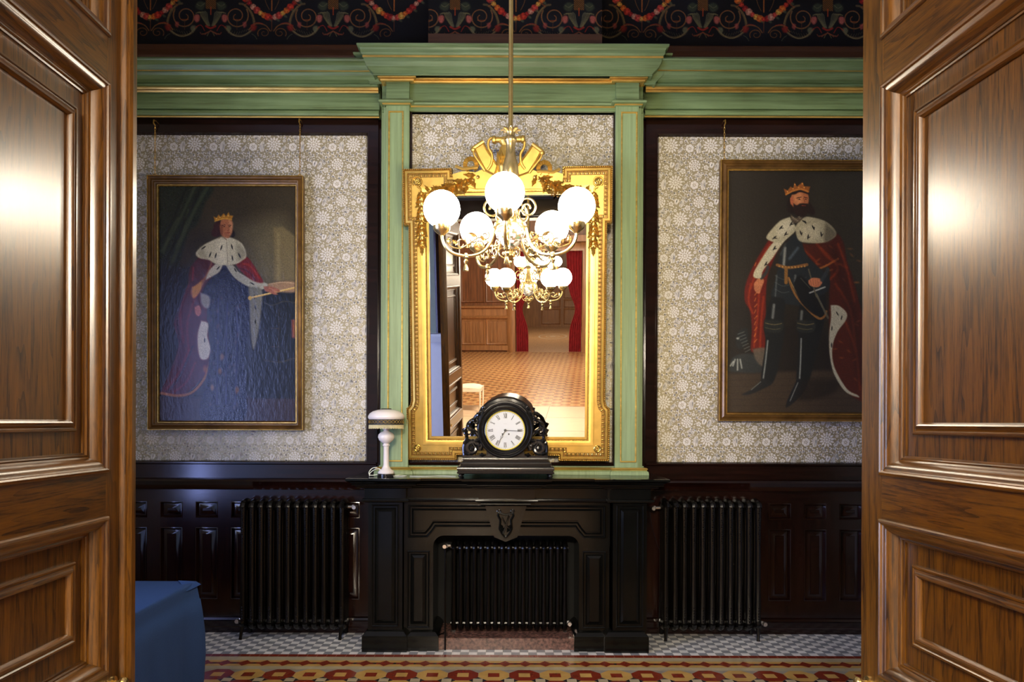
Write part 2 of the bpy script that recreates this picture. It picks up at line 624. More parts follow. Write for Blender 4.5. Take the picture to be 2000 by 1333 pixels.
def damask_tile():
    g = np.random.default_rng(11)
    out, occ = [], []

    def petal(x, y, a, L, w_, k=0.5, n=4):
        pts = []
        for sgn in (1, -1):
            rng_ = range(0, n + 1) if sgn > 0 else range(n - 1, 0, -1)
            for i in rng_:
                t = i / n
                h = w_ * (math.sin(PI * t ** k) if 0 < t < 1 else 0)
                pts.append((x + L * t * math.cos(a) - sgn * h * math.sin(a), y + L * t * math.sin(a) + sgn * h * math.cos(a)))
        out.append(pts)

    def disc(x, y, r, n=8):
        out.append([(x + r * math.cos(2 * PI * i / n), y + r * math.sin(2 * PI * i / n)) for i in range(n)])

    def ringpetals(x, y, r0, r1, n, w_, ph=0.0, k=0.9):
        for i in range(n):
            a = ph + 2 * PI * i / n
            petal(x + r0 * math.cos(a), y + r0 * math.sin(a), a, r1 - r0, w_, k)

    def peony(x, y, r):
        ringpetals(x, y, r * 0.62, r * 1.02, 10, r * 0.25, 0.2, 1.25)
        ringpetals(x, y, r * 0.30, r * 0.66, 8, r * 0.19, 0.5, 1.25)
        ringpetals(x, y, r * 0.06, r * 0.34, 5, r * 0.14, 0.1, 1.2)
        occ.append((x, y, r * 1.0))

    def dahlia(x, y, r, tilt=0.0):
        ringpetals(x, y, r * 0.50, r * 1.08, 13, r * 0.145, tilt, 0.8)
        ringpetals(x, y, r * 0.20, r * 0.58, 9, r * 0.125, tilt + 0.2, 0.9)
        disc(x, y, r * 0.17)
        occ.append((x, y, r * 1.0))

    def blossom(x, y, r, n=5, ph=0.0):
        ringpetals(x, y, r * 0.24, r, n, r * 0.44, ph, 1.3)
        disc(x, y, r * 0.20, 6)
        occ.append((x, y, r * 0.95))

    def strip(P, w0, w1):
        n = len(P)
        for i in range(n - 1):
            (ax, ay), (bx, by) = P[i], P[i + 1]
            L = math.hypot(bx - ax, by - ay) or 1
            nx, ny = -(by - ay) / L, (bx - ax) / L
            wa, wb = w0 + (w1 - w0) * i / (n - 1), w0 + (w1 - w0) * (i + 1) / (n - 1)
            out.append([(ax + nx * wa, ay + ny * wa), (ax - nx * wa, ay - ny * wa), (bx - nx * wb, by - ny * wb), (bx + nx * wb, by + ny * wb)])

    def fern(x, y, a, L, w_, bend):
        P = []
        cx_, cy_, an = x, y, a
        k = 8
        for i in range(k + 1):
            P.append((cx_, cy_, an))
            occ.append((cx_, cy_, w_ * 0.55))
            cx_ += L / k * math.cos(an)
            cy_ += L / k * math.sin(an)
            an += bend / k
        for i, (px_, py_, an) in enumerate(P):
            q = w_ * math.sin(PI * (0.25 + 0.72 * i / k))
            for s_ in (-1, 1):
                petal(px_ + 0.0012 * s_ * -math.sin(an), py_ + 0.0012 * s_ * math.cos(an), an + s_ * (0.95 - 0.4 * i / k), q, q * 0.31, 0.8, 4)
        petal(P[-1][0], P[-1][1], P[-1][2], w_ * 0.8, w_ * 0.16, 0.8)

    def curl(x, y, r, a, s_):
        strip([(x + r * (1 - 0.75 * t) * math.cos(a + s_ * t * 5.2), y + r * (1 - 0.75 * t) * math.sin(a + s_ * t * 5.2)) for t in np.linspace(0, 1, 9)], 0.0013, 0.0022)
        disc(x + r * 0.2 * math.cos(a + s_ * 5.2), y + r * 0.2 * math.sin(a + s_ * 5.2), 0.0032, 6)
        occ.append((x, y, r * 0.8))

    def bud(x, y, a, L, w_):
        for s_ in (-1, 1):
            petal(x - s_ * w_ * 0.48 * math.sin(a), y + s_ * w_ * 0.48 * math.cos(a), a - s_ * 0.05, L, w_ * 0.44, 0.7, 6)
        petal(x, y, a, L * 1.05, w_ * 0.16, 0.9)
        for k in range(3):
            occ.append((x + L * (0.2 + 0.3 * k) * math.cos(a), y + L * (0.2 + 0.3 * k) * math.sin(a), w_ * 0.9))

    peony(0.052, 0.205, 0.046)
    dahlia(0.210, 0.075, 0.056, 0.1)
    blossom(0.050, 0.055, 0.034, 6, 0.3)
    blossom(0.140, 0.190, 0.020, 5, 0.2)
    blossom(0.266, 0.160, 0.023, 5, 0.7)
    blossom(0.172, 0.140, 0.014, 5)
    blossom(0.288, 0.102, 0.013, 5, 0.5)
    blossom(0.100, 0.262, 0.014, 5, 0.3)
    fern(0.120, 0.020, 1.75, 0.085, 0.026, -0.7)
    fern(0.105, 0.118, 2.6, 0.060, 0.020, 0.8)
    fern(0.262, 0.030, 0.4, 0.055, 0.018, 0.9)
    bud(0.190, 0.232, -1.9, 0.052, 0.020)
    fern(0.208, 0.168, 1.0, 0.065, 0.021, 0.6)
    fern(0.262, 0.205, 2.2, 0.045, 0.017, -0.5)
    curl(0.092, 0.094, 0.012, 0.5, 1)
    curl(0.226, 0.240, 0.012, 2.5, -1)
    curl(0.150, 0.258, 0.010, 1.0, 1)
    # small leaves and berries wherever ground is still open
    for it in range(2600):
        x, y = g.uniform(0, TU), g.uniform(0, TV)
        r_ = 0.0135 if it < 1300 else (0.0085 if it < 2300 else 0.0045)
        ok = True
        for (ox, oy, orr) in occ:
            for du in (-1, 0, 1):
                for dv in (-1, 0, 1):
                    if (x - ox - du * TU + dv * 0.036) ** 2 + (y - oy - dv * TV) ** 2 < (orr + r_) ** 2:
                        ok = False
                        break
                if not ok:
                    break
            if not ok:
                break
        if not ok:
            continue
        a = g.uniform(0, 2 * PI)
        if r_ > 0.01:
            c, q = math.cos(a), math.sin(a)
            petal(x - r_ * c, y - r_ * q, a, 2.3 * r_, r_ * 0.50, 0.8)
            for s_ in (-1, 1):
                petal(x - r_ * 0.7 * c, y - r_ * 0.7 * q, a + s_ * 0.85, 1.5 * r_, r_ * 0.42, 0.8)
        elif r_ > 0.006:
            c, q = math.cos(a), math.sin(a)
            petal(x - r_ * c, y - r_ * q, a, 2.2 * r_, r_ * 0.5, 0.8)
        else:
            disc(x, y, r_ * 0.72, 6)
        occ.append((x, y, r_))
    return out


DT = damask_tile()


def damask_panel(name, x0, x1, z0, z1, y, parent=None, th=0.005):
    """flat wallpaper sheet with its woven figures a hair in front, cut to the panel"""
    import bmesh
    mb = MB()
    for j in range(int(z0 / TV) - 1, int(z1 / TV) + 2):
        for i in range(int((x0 + 0.036 * j) / TU) - 2, int((x1 + 0.036 * j) / TU) + 2):
            ox, oz = i * TU - 0.036 * j, j * TV
            if ox > x1 + 0.1 or ox + TU < x0 - 0.1:
                continue
            for p in DT:
                cx_, cz_ = p[0][0] + ox, p[0][1] + oz
                if x0 - 0.03 < cx_ < x1 + 0.03 and z0 - 0.03 < cz_ < z1 + 0.03:
                    mb.add([(q[0] + ox, y - 0.0006, q[1] + oz) for q in p], [tuple(range(len(p)))])
    bm = bmesh.new()
    vs = [bm.verts.new(v) for v in mb.v]
    for f in mb.f:
        bm.faces.new([vs[k] for k in f])
    for co, no in (((x0, 0, 0), (-1, 0, 0)), ((x1, 0, 0), (1, 0, 0)), ((0, 0, z0), (0, 0, -1)), ((0, 0, z1), (0, 0, 1))):
        bmesh.ops.bisect_plane(bm, geom=bm.verts[:] + bm.edges[:] + bm.faces[:], plane_co=co, plane_no=no, clear_outer=True)
    bm.verts.index_update()
    o2 = MB()
    o2.v = [tuple(v.co) for v in bm.verts]
    o2.f = [tuple(v.index for v in f.verts) for f in bm.faces]
    o2.mi = [1] * len(o2.f)
    bm.free()
    o2.cur = 0
    o2.box(x0, x1, y, y + th, z0, z1)
    if parent is None:
        return o2.build(name, None, mats=[M['silk_ground'], M['silk_figure']], origin=((x0 + x1) / 2, y, z0), smooth=0)
    return o2.build(name, None, parent, mats=[M['silk_ground'], M['silk_figure']], smooth=0)


# ================================================================== THE ROOM SHELL
YW = 5.63                      # wallpaper plane of the far wall
XL, XR, YN = -3.9, 4.2, 1.08   # side walls and near wall of the room
CEIL = 5.3

# floor: grout bed with every tile laid on it
def mosaic():
    mb = MB()
    mb.cur = 6
    mb.box(XL, XR, 0.7, 5.7, -0.06, -0.0008)
    order = ['t_white', 't_grey', 't_red', 't_yellow', 't_buff', 't_black', 't_grout']

    def poly(pts, m):
        mb.cur = m
        mb.add([(p[0], p[1], 0.0) for p in pts], [tuple(range(len(pts)))])

    def sq(x0, x1, y0, y1, m, g=0.0009):
        poly([(x0 + g, y0 + g), (x1 - g, y0 + g), (x1 - g, y1 - g), (x0 + g, y1 - g)], m)
    s = 0.0588
    y0 = 5.062
    j = 0
    y = y0
    while y < 5.66:
        i0 = int(XL / s) - 1
        for i in range(i0, int(XR / s) + 1):
            x = i * s - 0.012
            if x < XL or x + s > XR:
                continue
            sq(x, x + s, y, min(y + s, 5.66), (i + j) % 2)
        y += s
        j += 1
    x = XL
    while x < XR - 0.066:
        sq(x, x + 0.0655, 5.010, y0, 2)
        x += 0.0655
    x = XL
    while x < XR - 0.131:
        sq(x, x + 0.1310, 4.936, 5.010, 4)
        sq(x, x + 0.1310, 4.755, 4.815, 4)
        x += 0.131
    # diamonds on a black line between ochre strips
    a, b = 4.815, 4.936
    mid = (a + b) / 2
    p = 0.1325
    i0 = int(XL / p) + 1
    sq(XL, XR, a, b, 3)
    for i in range(i0, int(XR / p)):
        x = i * p + 0.004
        h = 0.017
        poly2 = [(x - p / 2, mid - h), (x + p / 2, mid - h), (x + p / 2, mid + h), (x - p / 2, mid + h)]
        mb.cur = 5
        mb.add([(q[0], q[1], 0.0006) for q in poly2], [(0, 1, 2, 3)])
        mb.cur = 2
        mb.add([(x - 0.047, mid, 0.0012), (x, a + 0.004, 0.0012), (x + 0.047, mid, 0.0012), (x, b - 0.004, 0.0012)], [(0, 1, 2, 3)])
        mb.cur = 2
        mb.add([(x - 0.058, mid - h, 0.0009), (x + 0.058, mid - h, 0.0009), (x + 0.058, mid + h, 0.0009), (x - 0.058, mid + h, 0.0009)], [(0, 1, 2, 3)])
    # octagon field
    c = 0.194
    k = 0.058
    yt = 4.755
    x0 = -1.232 - c / 2
    nx0 = int((XL - x0) / c) + 1
    for j in range(int((yt - 0.75) / c)):
        for i in range(nx0, int((XR - x0) / c)):
            ax, ay = x0 + i * c, yt - (j + 1) * c
            ya = (i + j) % 2 == 0
            g = 0.0009
            o = [(ax + k, ay + g), (ax + c - k, ay + g), (ax + c - g, ay + k), (ax + c - g, ay + c - k), (ax + c - k, ay + c - g), (ax + k, ay + c - g), (ax + g, ay + c - k), (ax + g, ay + k)]
            poly(o, 3 if ya else 2)
            mb.cur = 2 if ya else 3
            q = 0.036
            mx, my = ax + c / 2, ay + c / 2
            mb.add([(mx - q, my - q, 0.0006), (mx + q, my - q, 0.0006), (mx + q, my + q, 0.0006), (mx - q, my + q, 0.0006)], [(0, 1, 2, 3)])
            g = 0.001
            poly([(ax - k + g, ay), (ax, ay - k + g), (ax + k - g, ay), (ax, ay + k - g)], 5)
            mb.cur = 4
            q = 0.030
            mb.add([(ax - q, ay - q, 0.0006), (ax + q, ay - q, 0.0006), (ax + q, ay + q, 0.0006), (ax - q, ay + q, 0.0006)], [(0, 1, 2, 3)])
    return mb, [M[x] for x in order]


mb, ms = mosaic()
tag(mb.build('floor', None, mats=ms, smooth=0), kind='structure')

tag(MB().box(XL - 0.3, XR + 0.3, YW + 0.004, 5.9, -0.06, CEIL).build('wall_far', M['dark_wood']), kind='structure')
tag(MB().box(XL - 0.3, XR + 0.3, 0.66, 5.9, CEIL, CEIL + 0.1).build('ceiling', M['plaster']), kind='structure')
tag(MB().box(XR, XR + 0.25, 0.66, 5.66, 0, CEIL).build('wall_right', M['plaster']), kind='structure')
# left wall with the window opening y 1.2..2.62, z 0.25..3.2
wl = MB().box(XL - 0.2, XL, 0.66, 1.2, 0, CEIL).box(XL - 0.2, XL, 2.62, 5.66, 0, CEIL).box(XL - 0.2, XL, 1.2, 2.62, 0, 0.25).box(XL - 0.2, XL, 1.2, 2.62, 3.2, CEIL)
tag(wl.build('wall_left', M['plaster']), kind='structure')
win = thing('window_1', loc=(XL, 1.9, 0.25), kind='structure')
fr = MB()
for (a, b) in ((1.2, 1.9), (2.12, 2.62)):
    for q in (a, b - 0.05):
        fr.box(XL - 0.1, XL - 0.04, q, q + 0.05, 0.25, 3.2)
    for z in (0.25, 1.1, 2.3, 3.14):
        fr.box(XL - 0.1, XL - 0.04, a, b, z, z + 0.06)
fr.box(XL - 0.14, XL - 0.02, 1.9, 2.12, 0.25, 3.2)
fr.build('window_frame', M['dark_wood'], win)
# near wall with the double-door opening
DW = 1.16
nw = MB().box(XL, -DW, 0.7, YN, 0, CEIL).box(DW, XR, 0.7, YN, 0, CEIL).box(-DW, DW, 0.7, YN, 3.35, CEIL)
tag(nw.build('wall_near', M['wall_green']), kind='structure')
cs = MB()
cs.sweep([(-DW, 0.0), (-DW, 3.35), (DW, 3.35), (DW, 0.0)], [(0.0, 0.0), (0.0, 0.03), (0.03, 0.045), (0.22, 0.045), (0.25, 0.02), (0.25, 0.0)], False, lambda u, v, w_: (u, YN + w_, v), True)
tag(cs.build('trim_doorway', M['dark_wood']), kind='structure')

# ---- wallpaper panels with their dark wood surround
wa0, wa1 = WZ(903, YW, 500), WZ(262, YW, 500)
for side, x0, x1 in (('left', XL, WX(718, YW)), ('right', WX(1281, YW), XR)):
    o = damask_panel('trim_wallpaper_' + side, x0, x1, wa0 - 0.01, wa1 + 0.01, YW - 0.002)
    tag(o, kind='structure')
    e = 0.03
    xi, xo = (x1, WX(737, 5.6)) if side == 'left' else (x0, WX(1260, 5.6))
    fb = MB()
    y = YW - 0.003
    fb.box(x0 if side == 'left' else xo, xo if side == 'left' else x1, y - 0.03, y, wa1 + 0.005, WZ(228, 5.6, 500))
    fb.box(xi, xo, y - 0.03, y, wa0, wa1 + 0.005)
    # thin inner bead
    if side == 'left':
        fb.sweep([(x0, wa0), (xi, wa0), (xi, wa1), (x0, wa1)], [(0.012, 0), (0.012, 0.012), (0.0, 0.034), (-0.012, 0.034), (-0.016, 0)], False, at(YW - 0.002))
    else:
        fb.sweep([(x1, wa1), (xi, wa1), (xi, wa0), (x1, wa0)], [(0.012, 0), (0.012, 0.012), (0.0, 0.034), (-0.012, 0.034), (-0.016, 0)], False, at(YW - 0.002))
    tag(fb.build('trim_surround_' + side, M['dark_wood_h']), kind='structure')

# ---- dado panelling, left and right of the chimneypiece
def zz(py):
    return WZ(py, 5.6, 500)


for side in ('left', 'right'):
    dd = thing('trim_dado_' + side, loc=(-2 if side == 'left' else 2, YW, 0), kind='structure')
    x0, x1 = (XL, WX(735, 5.6)) if side == 'left' else (WX(1262, 5.6), XR)
    # flat frieze board, dado rail and upper board as one level moulding
    b = MB()
    prof = [(0.0, zz(902)), (0.045, zz(903)), (0.045, zz(906)), (0.03, zz(908)), (0.03, zz(934)), (0.075, zz(936)), (0.085, zz(940)), (0.07, zz(945)), (0.055, zz(950)), (0.05, zz(956)), (0.03, zz(957)), (0.03, zz(978))]
    b.sweep([(x1, YW), (x0, YW)] if False else [(x0, YW), (x1, YW)], [(-d, z) for d, z in prof], False, lambda u, v, w_: (u, v, w_))
    b.build('dado_rail', M['dark_wood_h'], dd)
    # stiles, rails and panels
    p = MB()
    step = 69.2 * 5.6 / F
    pw = 43.5 * 5.6 / F
    xs = []
    ref = WX(404.5, 5.6) if side == 'left' else WX(1523.5, 5.6)
    k = int((x0 - ref) / step) - 1
    while ref + k * step + pw / 2 < x1 - 0.03:
        if ref + k * step - pw / 2 > x0 + 0.03:
            xs.append(ref + k * step)
        k += 1
    za, zb, zc, zd, ze, zf = zz(978), zz(980.5), zz(1012), zz(1031), zz(1171), zz(1204)
    fy = YW - 0.03
    last = x0
    for c in xs:
        p.box(last, c - pw / 2, fy, YW, zf, za)
        last = c + pw / 2
    p.box(last, x1, fy, YW, zf, za)
    for c in xs:
        for (q0, q1) in ((zb, za), (zd, zc), (zf, ze)):
            p.box(c - pw / 2, c + pw / 2, fy, YW, q0, q1)
    p.build('panel_frame', M['dark_wood'], dd)
    for c in xs:
        q = MB()
        for (q0, q1) in ((zc, zb), (ze, zd)):
            q.sweep(rect(c - pw / 2, c + pw / 2, q0, q1), [(0.0, 0.032), (0.006, 0.034), (0.016, 0.008), (0.026, 0.008), (0.05, 0.024), (0.052, 0.024)], True, at(YW))
            q.box(c - pw / 2 + 0.05, c + pw / 2 - 0.05, YW - 0.024, YW, q0 + 0.05, q1 - 0.05)
        q.build('panel', M['dark_wood'], dd)
    s_ = MB()
    zs = [(0.03, zf), (0.055, zf - 0.006), (0.06, zf - 0.022), (0.045, zf - 0.034), (0.045, 0.045), (0.05, 0.04), (0.05, 0.0)]
    s_.sweep([(x0, YW), (x1, YW)], [(-d, z) for d, z in zs], False, lambda u, v, w_: (u, v, w_))
    s_.build('skirting', M['dark_wood_h'], dd)

# ---- entablature on the side walls
def ent_profile(tab, px=500):
    return [(y, WZ(py, y, px)) for py, y in tab]


ENT = [(112, 5.30), (115, 5.28), (118, 5.285), (122, 5.31), (127, 5.335), (131, 5.34), (135, 5.345), (135.5, 5.36), (137, 5.362), (139.5, 5.362), (141, 5.375), (147, 5.385), (155, 5.41), (161, 5.45), (162, 5.455), (164, 5.445), (167, 5.445), (169, 5.46),
       (170, 5.475), (171.5, 5.475), (175, 5.48), (176, 5.49), (177, 5.482), (181, 5.488), (182.5, 5.54), (213, 5.54), (214.5, 5.55), (215.5, 5.515), (217, 5.508), (221, 5.504), (225, 5.512), (226.5, 5.53), (227.5, 5.525), (229.8, 5.53), (230.5, 5.60)]
GOLD_A = (136.5, 140.2)
GOLD_B = (170.5, 181.3)
GOLD_C = (227, 230)


def level_moulding(mb, x0, x1, prof, y_out=0.0, gold=None, tab=None, n=1):
    """horizontal run of a moulding, material 1 where gilded"""
    for i in range(len(prof) - 1):
        pm = (tab[i][0] + tab[i + 1][0]) / 2
        mb.cur = 1 if any(a <= pm <= b for a, b in gold) else 0
        (ya, za), (yb, zb) = prof[i], prof[i + 1]
        mb.add([(x0, ya, za), (x1, ya, za), (x1, yb, zb), (x0, yb, zb)], [(0, 1, 2, 3)])
    mb.cur = 0


for side, x0, x1 in (('left', XL, WX(742, 5.55, 170)), ('right', WX(1258, 5.55, 170), XR)):
    mb = MB()
    pr = ent_profile(ENT, 480 if side == 'left' else 1480)
    level_moulding(mb, x0, x1, pr, gold=(GOLD_A, GOLD_B, GOLD_C), tab=ENT)
    mb.box(x0, x1, 5.31, YW, pr[0][1] - 0.01, pr[0][1] + 0.002)
    mb.box(x0, x1, 5.6, YW, pr[-1][1], pr[0][1])
    tag(mb.build('trim_entablature_' + side, None, mats=[M['green'], M['gold_paint']], smooth=40), kind='structure')
    # brown cove over it
    cv = MB()
    pts = [(5.60, WZ(86.5, 5.60, 500)), (5.585, WZ(88, 5.585, 500)), (5.575, WZ(90, 5.575, 500)), (5.54, WZ(97, 5.54, 500)), (5.47, WZ(104, 5.47, 500)), (5.42, WZ(108, 5.42, 500)), (5.40, pr[0][1])]
    for (ya, za), (yb, zb) in zip(pts[:-1], pts[1:]):
        cv.add([(x0, ya, za), (x1, ya, za), (x1, yb, zb), (x0, yb, zb)], [(0, 1, 2, 3)])
    tag(cv.build('trim_cove_' + side, M['brown_cove'], smooth=50), kind='structure')

# ================================================================== OVERMANTEL (green and gold)
CXW = WX(998, 5.4)
om = thing('overmantel', 'green and gold painted chimney breast with pilasters and cornice framing the gilt mirror', 'chimney breast', (CXW, 5.5, 1.21))
YP, YB = 5.40, 5.50       # pilaster face, wallpaper back plane
zm = 1.212                # mantel shelf height
zt = WZ(84, 5.1, 998)
core = MB().box(WX(748, YP), WX(1250, YP), 5.51, 5.625, zm + 0.002, WZ(120, 5.5, 998))
core.build('breast', M['green_v'], om)
damask_panel('wallpaper_panel', WX(800, YB), WX(1198, YB), WZ(912, YB), WZ(212, YB), YB, om, 0.008)
ifr = MB().sweep(rect(WX(797.5, 5.46), WX(1201.5, 5.46), WZ(908.5, 5.46), WZ(213.5, 5.46)), [(-0.004, -0.03), (-0.004, 0.02), (0.004, 0.026), (0.010, 0.02), (0.014, 0.012), (0.020, 0.012), (0.022, -0.035)], True, at(5.47))
ifr.build('inner_frame', M['dark_wood'], om)
zc0, zc1 = WZ(928, YP), WZ(203, YP)
for (a0, b0, i0, i1, out) in ((752, 797, 756.5, 786, -1), (1201, 1246, 1211, 1243, 1)):
    pl = MB()
    x0, x1 = WX(a0, YP), WX(b0, YP)
    pl.box(x0, x1, YP, 5.51, zc0, zc1)
    # stepped outer returns
    if out < 0:
        pl.box(x0 - 0.022, x0 + 0.001, YP + 0.03, 5.56, zc0, zc1)
        pl.box(x0 - 0.045, x0 - 0.021, YP + 0.07, 5.62, zc0, zc1)
    else:
        pl.box(x1 - 0.001, x1 + 0.022, YP + 0.03, 5.56, zc0, zc1)
        pl.box(x1 + 0.021, x1 + 0.045, YP + 0.07, 5.62, zc0, zc1)
    po = pl.build('pilaster', M['green_v'], om)
    gi = MB().sweep(rect(WX(i0, YP), WX(i1, YP), WZ(903, YP), WZ(218, YP)), [(0.0, 0.0), (0.0, 0.006), (0.003, 0.009), (0.006, 0.009), (0.009, 0.004), (0.011, 0.0)], True, at(YP))
    gi.build('gold_fillet', M['gold_paint'], po)

# plan path of the breast, broken forward over the pilasters (left to right, out = toward the room)
xa, xb = WX(735, 5.5), WX(1262, 5.5)


def plan_path(y_pil, y_mid, x0, x1, pil_w, y_wall=5.6):
    return [(x0, y_wall), (x0, y_pil), (x0 + pil_w, y_pil), (x0 + pil_w, y_mid), (x1 - pil_w, y_mid), (x1 - pil_w, y_pil), (x1, y_pil), (x1, y_wall)]


def runs(mb, path, prof, gold=(), pys=None):
    """prof: list of (out, z); segment materials by photo height pys"""
    for i in range(len(prof) - 1):
        g = pys is not None and any(a <= (pys[i] + pys[i + 1]) / 2 <= b for a, b in gold)
        mb.cur = 1 if g else 0
        mb.plan(path, [(-prof[i][0], prof[i][1]), (-prof[i + 1][0], prof[i + 1][1])], cap=False)
    mb.cur = 0


def P2(tab, ybase):
    """(photo y, out) rows -> (out, z) with z measured at the depth of that row"""
    return [(o, WZ(py, ybase - o, 998)) for py, o in tab]


x0, x1 = WX(752, YP), WX(1246, YP)
pw_ = x1 - WX(1201, YP)
# lower cap
T1 = [(193.5, 0.0), (194.5, 0.035), (196, 0.04), (199, 0.038), (201, 0.025), (202, 0.016), (203.5, 0.016), (205, 0.012), (206.5, 0.006), (207.5, 0.0)]
cap1 = MB()
runs(cap1, plan_path(YP, YP + 0.045, x0 - 0.01, x1 + 0.01, pw_ + 0.005), P2(T1, YP), ((202, 205.2),), [a for a, b in T1])
cap1.build('pilaster_cap', None, om, mats=[M['green'], M['gold_paint']])
fz = MB()
ya_, yb_ = YP + 0.002, YP + 0.035
zf0, zf1 = WZ(195, YP), WZ(159, YP)
fz.box(x0 - 0.005, x1 + 0.005, yb_, 5.55, WZ(213, YP), zf1)
fz.box(x0, x0 + pw_, ya_, 5.5, zf0, zf1)
fz.box(x1 - pw_, x1, ya_, 5.5, zf0, zf1)
fz.box(x0 - 0.04, x1 + 0.04, YP + 0.06, 5.6, WZ(213, YP), zf1)
fz.build('frieze_board', M['green'], om)
T2 = [(148, 0.045), (149.5, 0.05), (151.5, 0.048), (153, 0.035), (154, 0.03), (155, 0.034), (158, 0.03), (160, 0.018), (161, 0.0)]
cap2 = MB()
runs(cap2, plan_path(YP, YP + 0.03, x0 - 0.006, x1 + 0.006, pw_ + 0.01), P2(T2, YP), ((148, 160.5),), [a for a, b in T2])
cap2.build('gilded_band', None, om, mats=[M['green'], M['gold_paint']])
# crown cornice
T3 = [(84.2, 0.144), (85, 0.1512), (89, 0.1488), (93, 0.1344), (97, 0.1272), (103, 0.1258), (107, 0.1176), (108.3, 0.1128), (109, 0.1152), (112.6, 0.1142), (113.5, 0.108), (120, 0.1032), (130, 0.0888), (138, 0.0648), (143, 0.0504), (144, 0.048), (145, 0.0504), (148, 0.048), (148.6, 0.03)]
YC = 5.385
crown = MB()
cx0, cx1 = x0 - 0.035, x1 + 0.035
runs(crown, [(cx0, 5.6), (cx0, YC), (cx1, YC), (cx1, 5.6)], [(o, z) for o, z in P2(T3, YC)], ((108.4, 112.9),), [a for a, b in T3])
ztop = P2(T3, YC)[0][1]
crown.box(cx0 - 0.12, cx1 + 0.12, YC - 0.12, 5.6, ztop - 0.008, ztop + 0.004)
for sg, xe in ((-1, cx0), (1, cx1)):
    xo = xe + sg * 0.042
    pth = [(xo, 5.6), (xo, YC + 0.085), (xe - sg * 0.05, YC + 0.085)]
    if sg > 0:
        pth = pth[::-1]
    runs(crown, pth, [(o, z - 0.022) for o, z in P2(T3, YC)], ((108.4, 112.9),), [a for a, b in T3])
    crown.box(min(xo, xe) - 0.10, max(xo, xe) + 0.10, YC - 0.04, 5.6, ztop - 0.030, ztop - 0.021)
crown.build('crown_cornice', None, om, mats=[M['green'], M['gold_paint']])
# base under the pilasters
T4 = [(913.5, 0.0), (914.5, 0.010), (916, 0.016), (918, 0.012), (919.5, 0.008), (922, 0.02), (927, 0.022), (928.3, 0.022)]
base = MB()
tb = [(o, WZ(py, YP - 0.02, 998)) for py, o in T4]
tb[-1] = (0.022, zm + 0.001)
runs(base, plan_path(YP - 0.005, YP + 0.03, x0 - 0.055, x1 + 0.055, pw_ + 0.07), tb, ((914, 919.5),), [a for a, b in T4])
base.box(x0 - 0.05, x1 + 0.05, YP + 0.036, 5.6, zm + 0.001, WZ(911, YP))
base.build('base_moulding', None, om, mats=[M['green_v'], M['gold_paint']])


